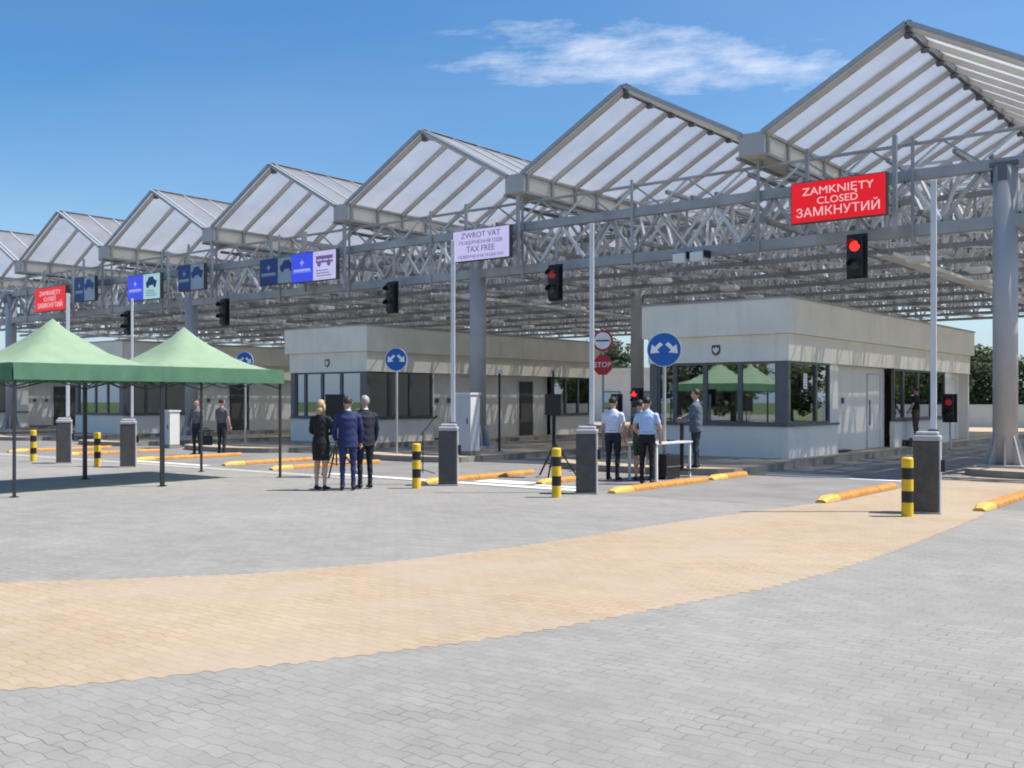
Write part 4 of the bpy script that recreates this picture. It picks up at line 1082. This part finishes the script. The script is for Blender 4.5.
for i, (x, y, s) in enumerate(spots+back):
    vi = i % 3
    if vi >= len(protos):
        tr, lf = tree_parts(11+vi, (6.4, 7.2, 5.6)[vi], (2.6, 2.4, 2.9)[vi], None)
        t = thing('broadleaf_tree', '', 'tree', (x, y, -.02), 0, 'trees beyond the border post')
        tr.build('trunk', M['trunk'], t, smooth=True); lf.build('crown', M['leaf2' if vi == 1 else 'leaf'], t, fix=False)
        protos.append(t)
    else: t = dup(protos[vi], (x, y, -.02), rt.uniform(0, 360))
    t.scale = (s, s, s)
    t['label'] = 'leafy green tree in the row beyond the far end of the lanes' if i < len(spots) else 'leafy tree across the forecourt, mirrored in the booth windows'
    if i >= len(spots): t['group'] = 'trees mirrored in the booth windows'

# ================================================================== LIGHT, SKY, CAMERA
SUN_EL, sun_az = 60.0, (.785, .6194)
w = bpy.data.worlds.new('World'); sc.world = w; w.use_nodes = True
nt = w.node_tree; nt.nodes.clear()
wo = N(nt, 'ShaderNodeOutputWorld'); bg = N(nt, 'ShaderNodeBackground'); L(nt, bg.outputs[0], wo.inputs[0])
sky = N(nt, 'ShaderNodeTexSky', sky_type='NISHITA'); sky.sun_disc = False
sky.sun_elevation = R(SUN_EL); sky.sun_rotation = math.atan2(sun_az[0], sun_az[1]); sky.air_density = 1.0; sky.dust_density = 1.0; sky.ozone_density = 1.9
bg.inputs[1].default_value = .10
g = N(nt, 'ShaderNodeTexCoord').outputs['Generated']
def dot(v):
    n = N(nt, 'ShaderNodeVectorMath', operation='DOT_PRODUCT'); L(nt, g, n.inputs[0]); n.inputs[1].default_value = v; return n.outputs['Value']
fw = math_n(nt, 'MAXIMUM', dot((-.6194, .785, 0)), .05)
u = math_n(nt, 'DIVIDE', dot((.785, .6194, 0)), fw); v = math_n(nt, 'DIVIDE', dot((0, 0, 1)), fw)
cb = N(nt, 'ShaderNodeCombineXYZ'); L(nt, math_n(nt, 'ADD', math_n(nt, 'MULTIPLY', u, .62), math_n(nt, 'MULTIPLY', v, -.5)), cb.inputs[0]); L(nt, math_n(nt, 'MULTIPLY', v, 2.0), cb.inputs[1])
n1 = noise(nt, cb.outputs[0], 24, 7, .66)
n2 = noise(nt, cb.outputs[0], 6, 3, .5)
du = math_n(nt, 'DIVIDE', math_n(nt, 'SUBTRACT', u, .135), .25); 
vc = math_n(nt, 'ADD', math_n(nt, 'MULTIPLY', u, -.03), .338)
dv = math_n(nt, 'DIVIDE', math_n(nt, 'SUBTRACT', v, vc), .047)
rr = math_n(nt, 'ADD', math_n(nt, 'POWER', math_n(nt, 'ABSOLUTE', du), 2.5), math_n(nt, 'POWER', math_n(nt, 'ABSOLUTE', dv), 2.0))
msk = ramp(nt, rr, 0, 1.15, 1, 0)
dens = math_n(nt, 'ADD', math_n(nt, 'MULTIPLY', n1, .75), math_n(nt, 'MULTIPLY', n2, .35))
dens = math_n(nt, 'ADD', dens, math_n(nt, 'MULTIPLY', msk, .34))
cl = math_n(nt, 'MULTIPLY', ramp(nt, dens, .70, 1.12), math_n(nt, 'MINIMUM', math_n(nt, 'MULTIPLY', msk, 2.2), 1))
hv = ramp(nt, noise(nt, cb.outputs[0], 2.2, 3, .5), .35, .8, 0, .10)      # faint high veil
cl = math_n(nt, 'MAXIMUM', math_n(nt, 'MULTIPLY', cl, .7), hv)
skc = N(nt, 'ShaderNodeHueSaturation'); L(nt, sky.outputs[0], skc.inputs['Color']); skc.inputs['Saturation'].default_value = 1.38; skc.inputs['Value'].default_value = 1.0
lowz = ramp(nt, dot((0, 0, 1)), -.02, .11, .8, 0)
skb = mixc(nt, lowz, skc.outputs[0], (2.6, 4.1, 6.2))
L(nt, mixc(nt, cl, skb, (7.0, 7.1, 7.6)), bg.inputs[0])

sd = bpy.data.lights.new('sun', 'SUN'); sd.energy = 4.4; sd.angle = R(.5); sd.color = (1, .94, .85)
so = bpy.data.objects.new('sun', sd); COL.objects.link(so)
ce = math.cos(R(SUN_EL)); dvec = Vector((sun_az[0]*ce, sun_az[1]*ce, math.sin(R(SUN_EL))))
so.rotation_euler = dvec.to_track_quat('Z', 'Y').to_euler(); so.location = (0, 0, 40)

cd = bpy.data.cameras.new('camera'); co = bpy.data.objects.new('camera', cd); COL.objects.link(co)
cd.sensor_width = 36; cd.lens = 36; cd.clip_end = 2000; cd.shift_y = 16/1024
co.location = (0, 0, CAM_H); co.rotation_euler = (R(90), 0, R(YAW)); sc.camera = co

sc.view_settings.view_transform = 'Standard'; sc.view_settings.look = 'None'; sc.view_settings.exposure = .66; sc.view_settings.gamma = 1
sc.cycles.filter_width = 1.9; sc.cycles.max_bounces = 8; sc.cycles.diffuse_bounces = 6; sc.cycles.transparent_max_bounces = 16; sc.cycles.caustics_reflective = False; sc.cycles.caustics_refractive = False
sc.render.film_transparent = False
bpy.data.scenes.remove(SCR)
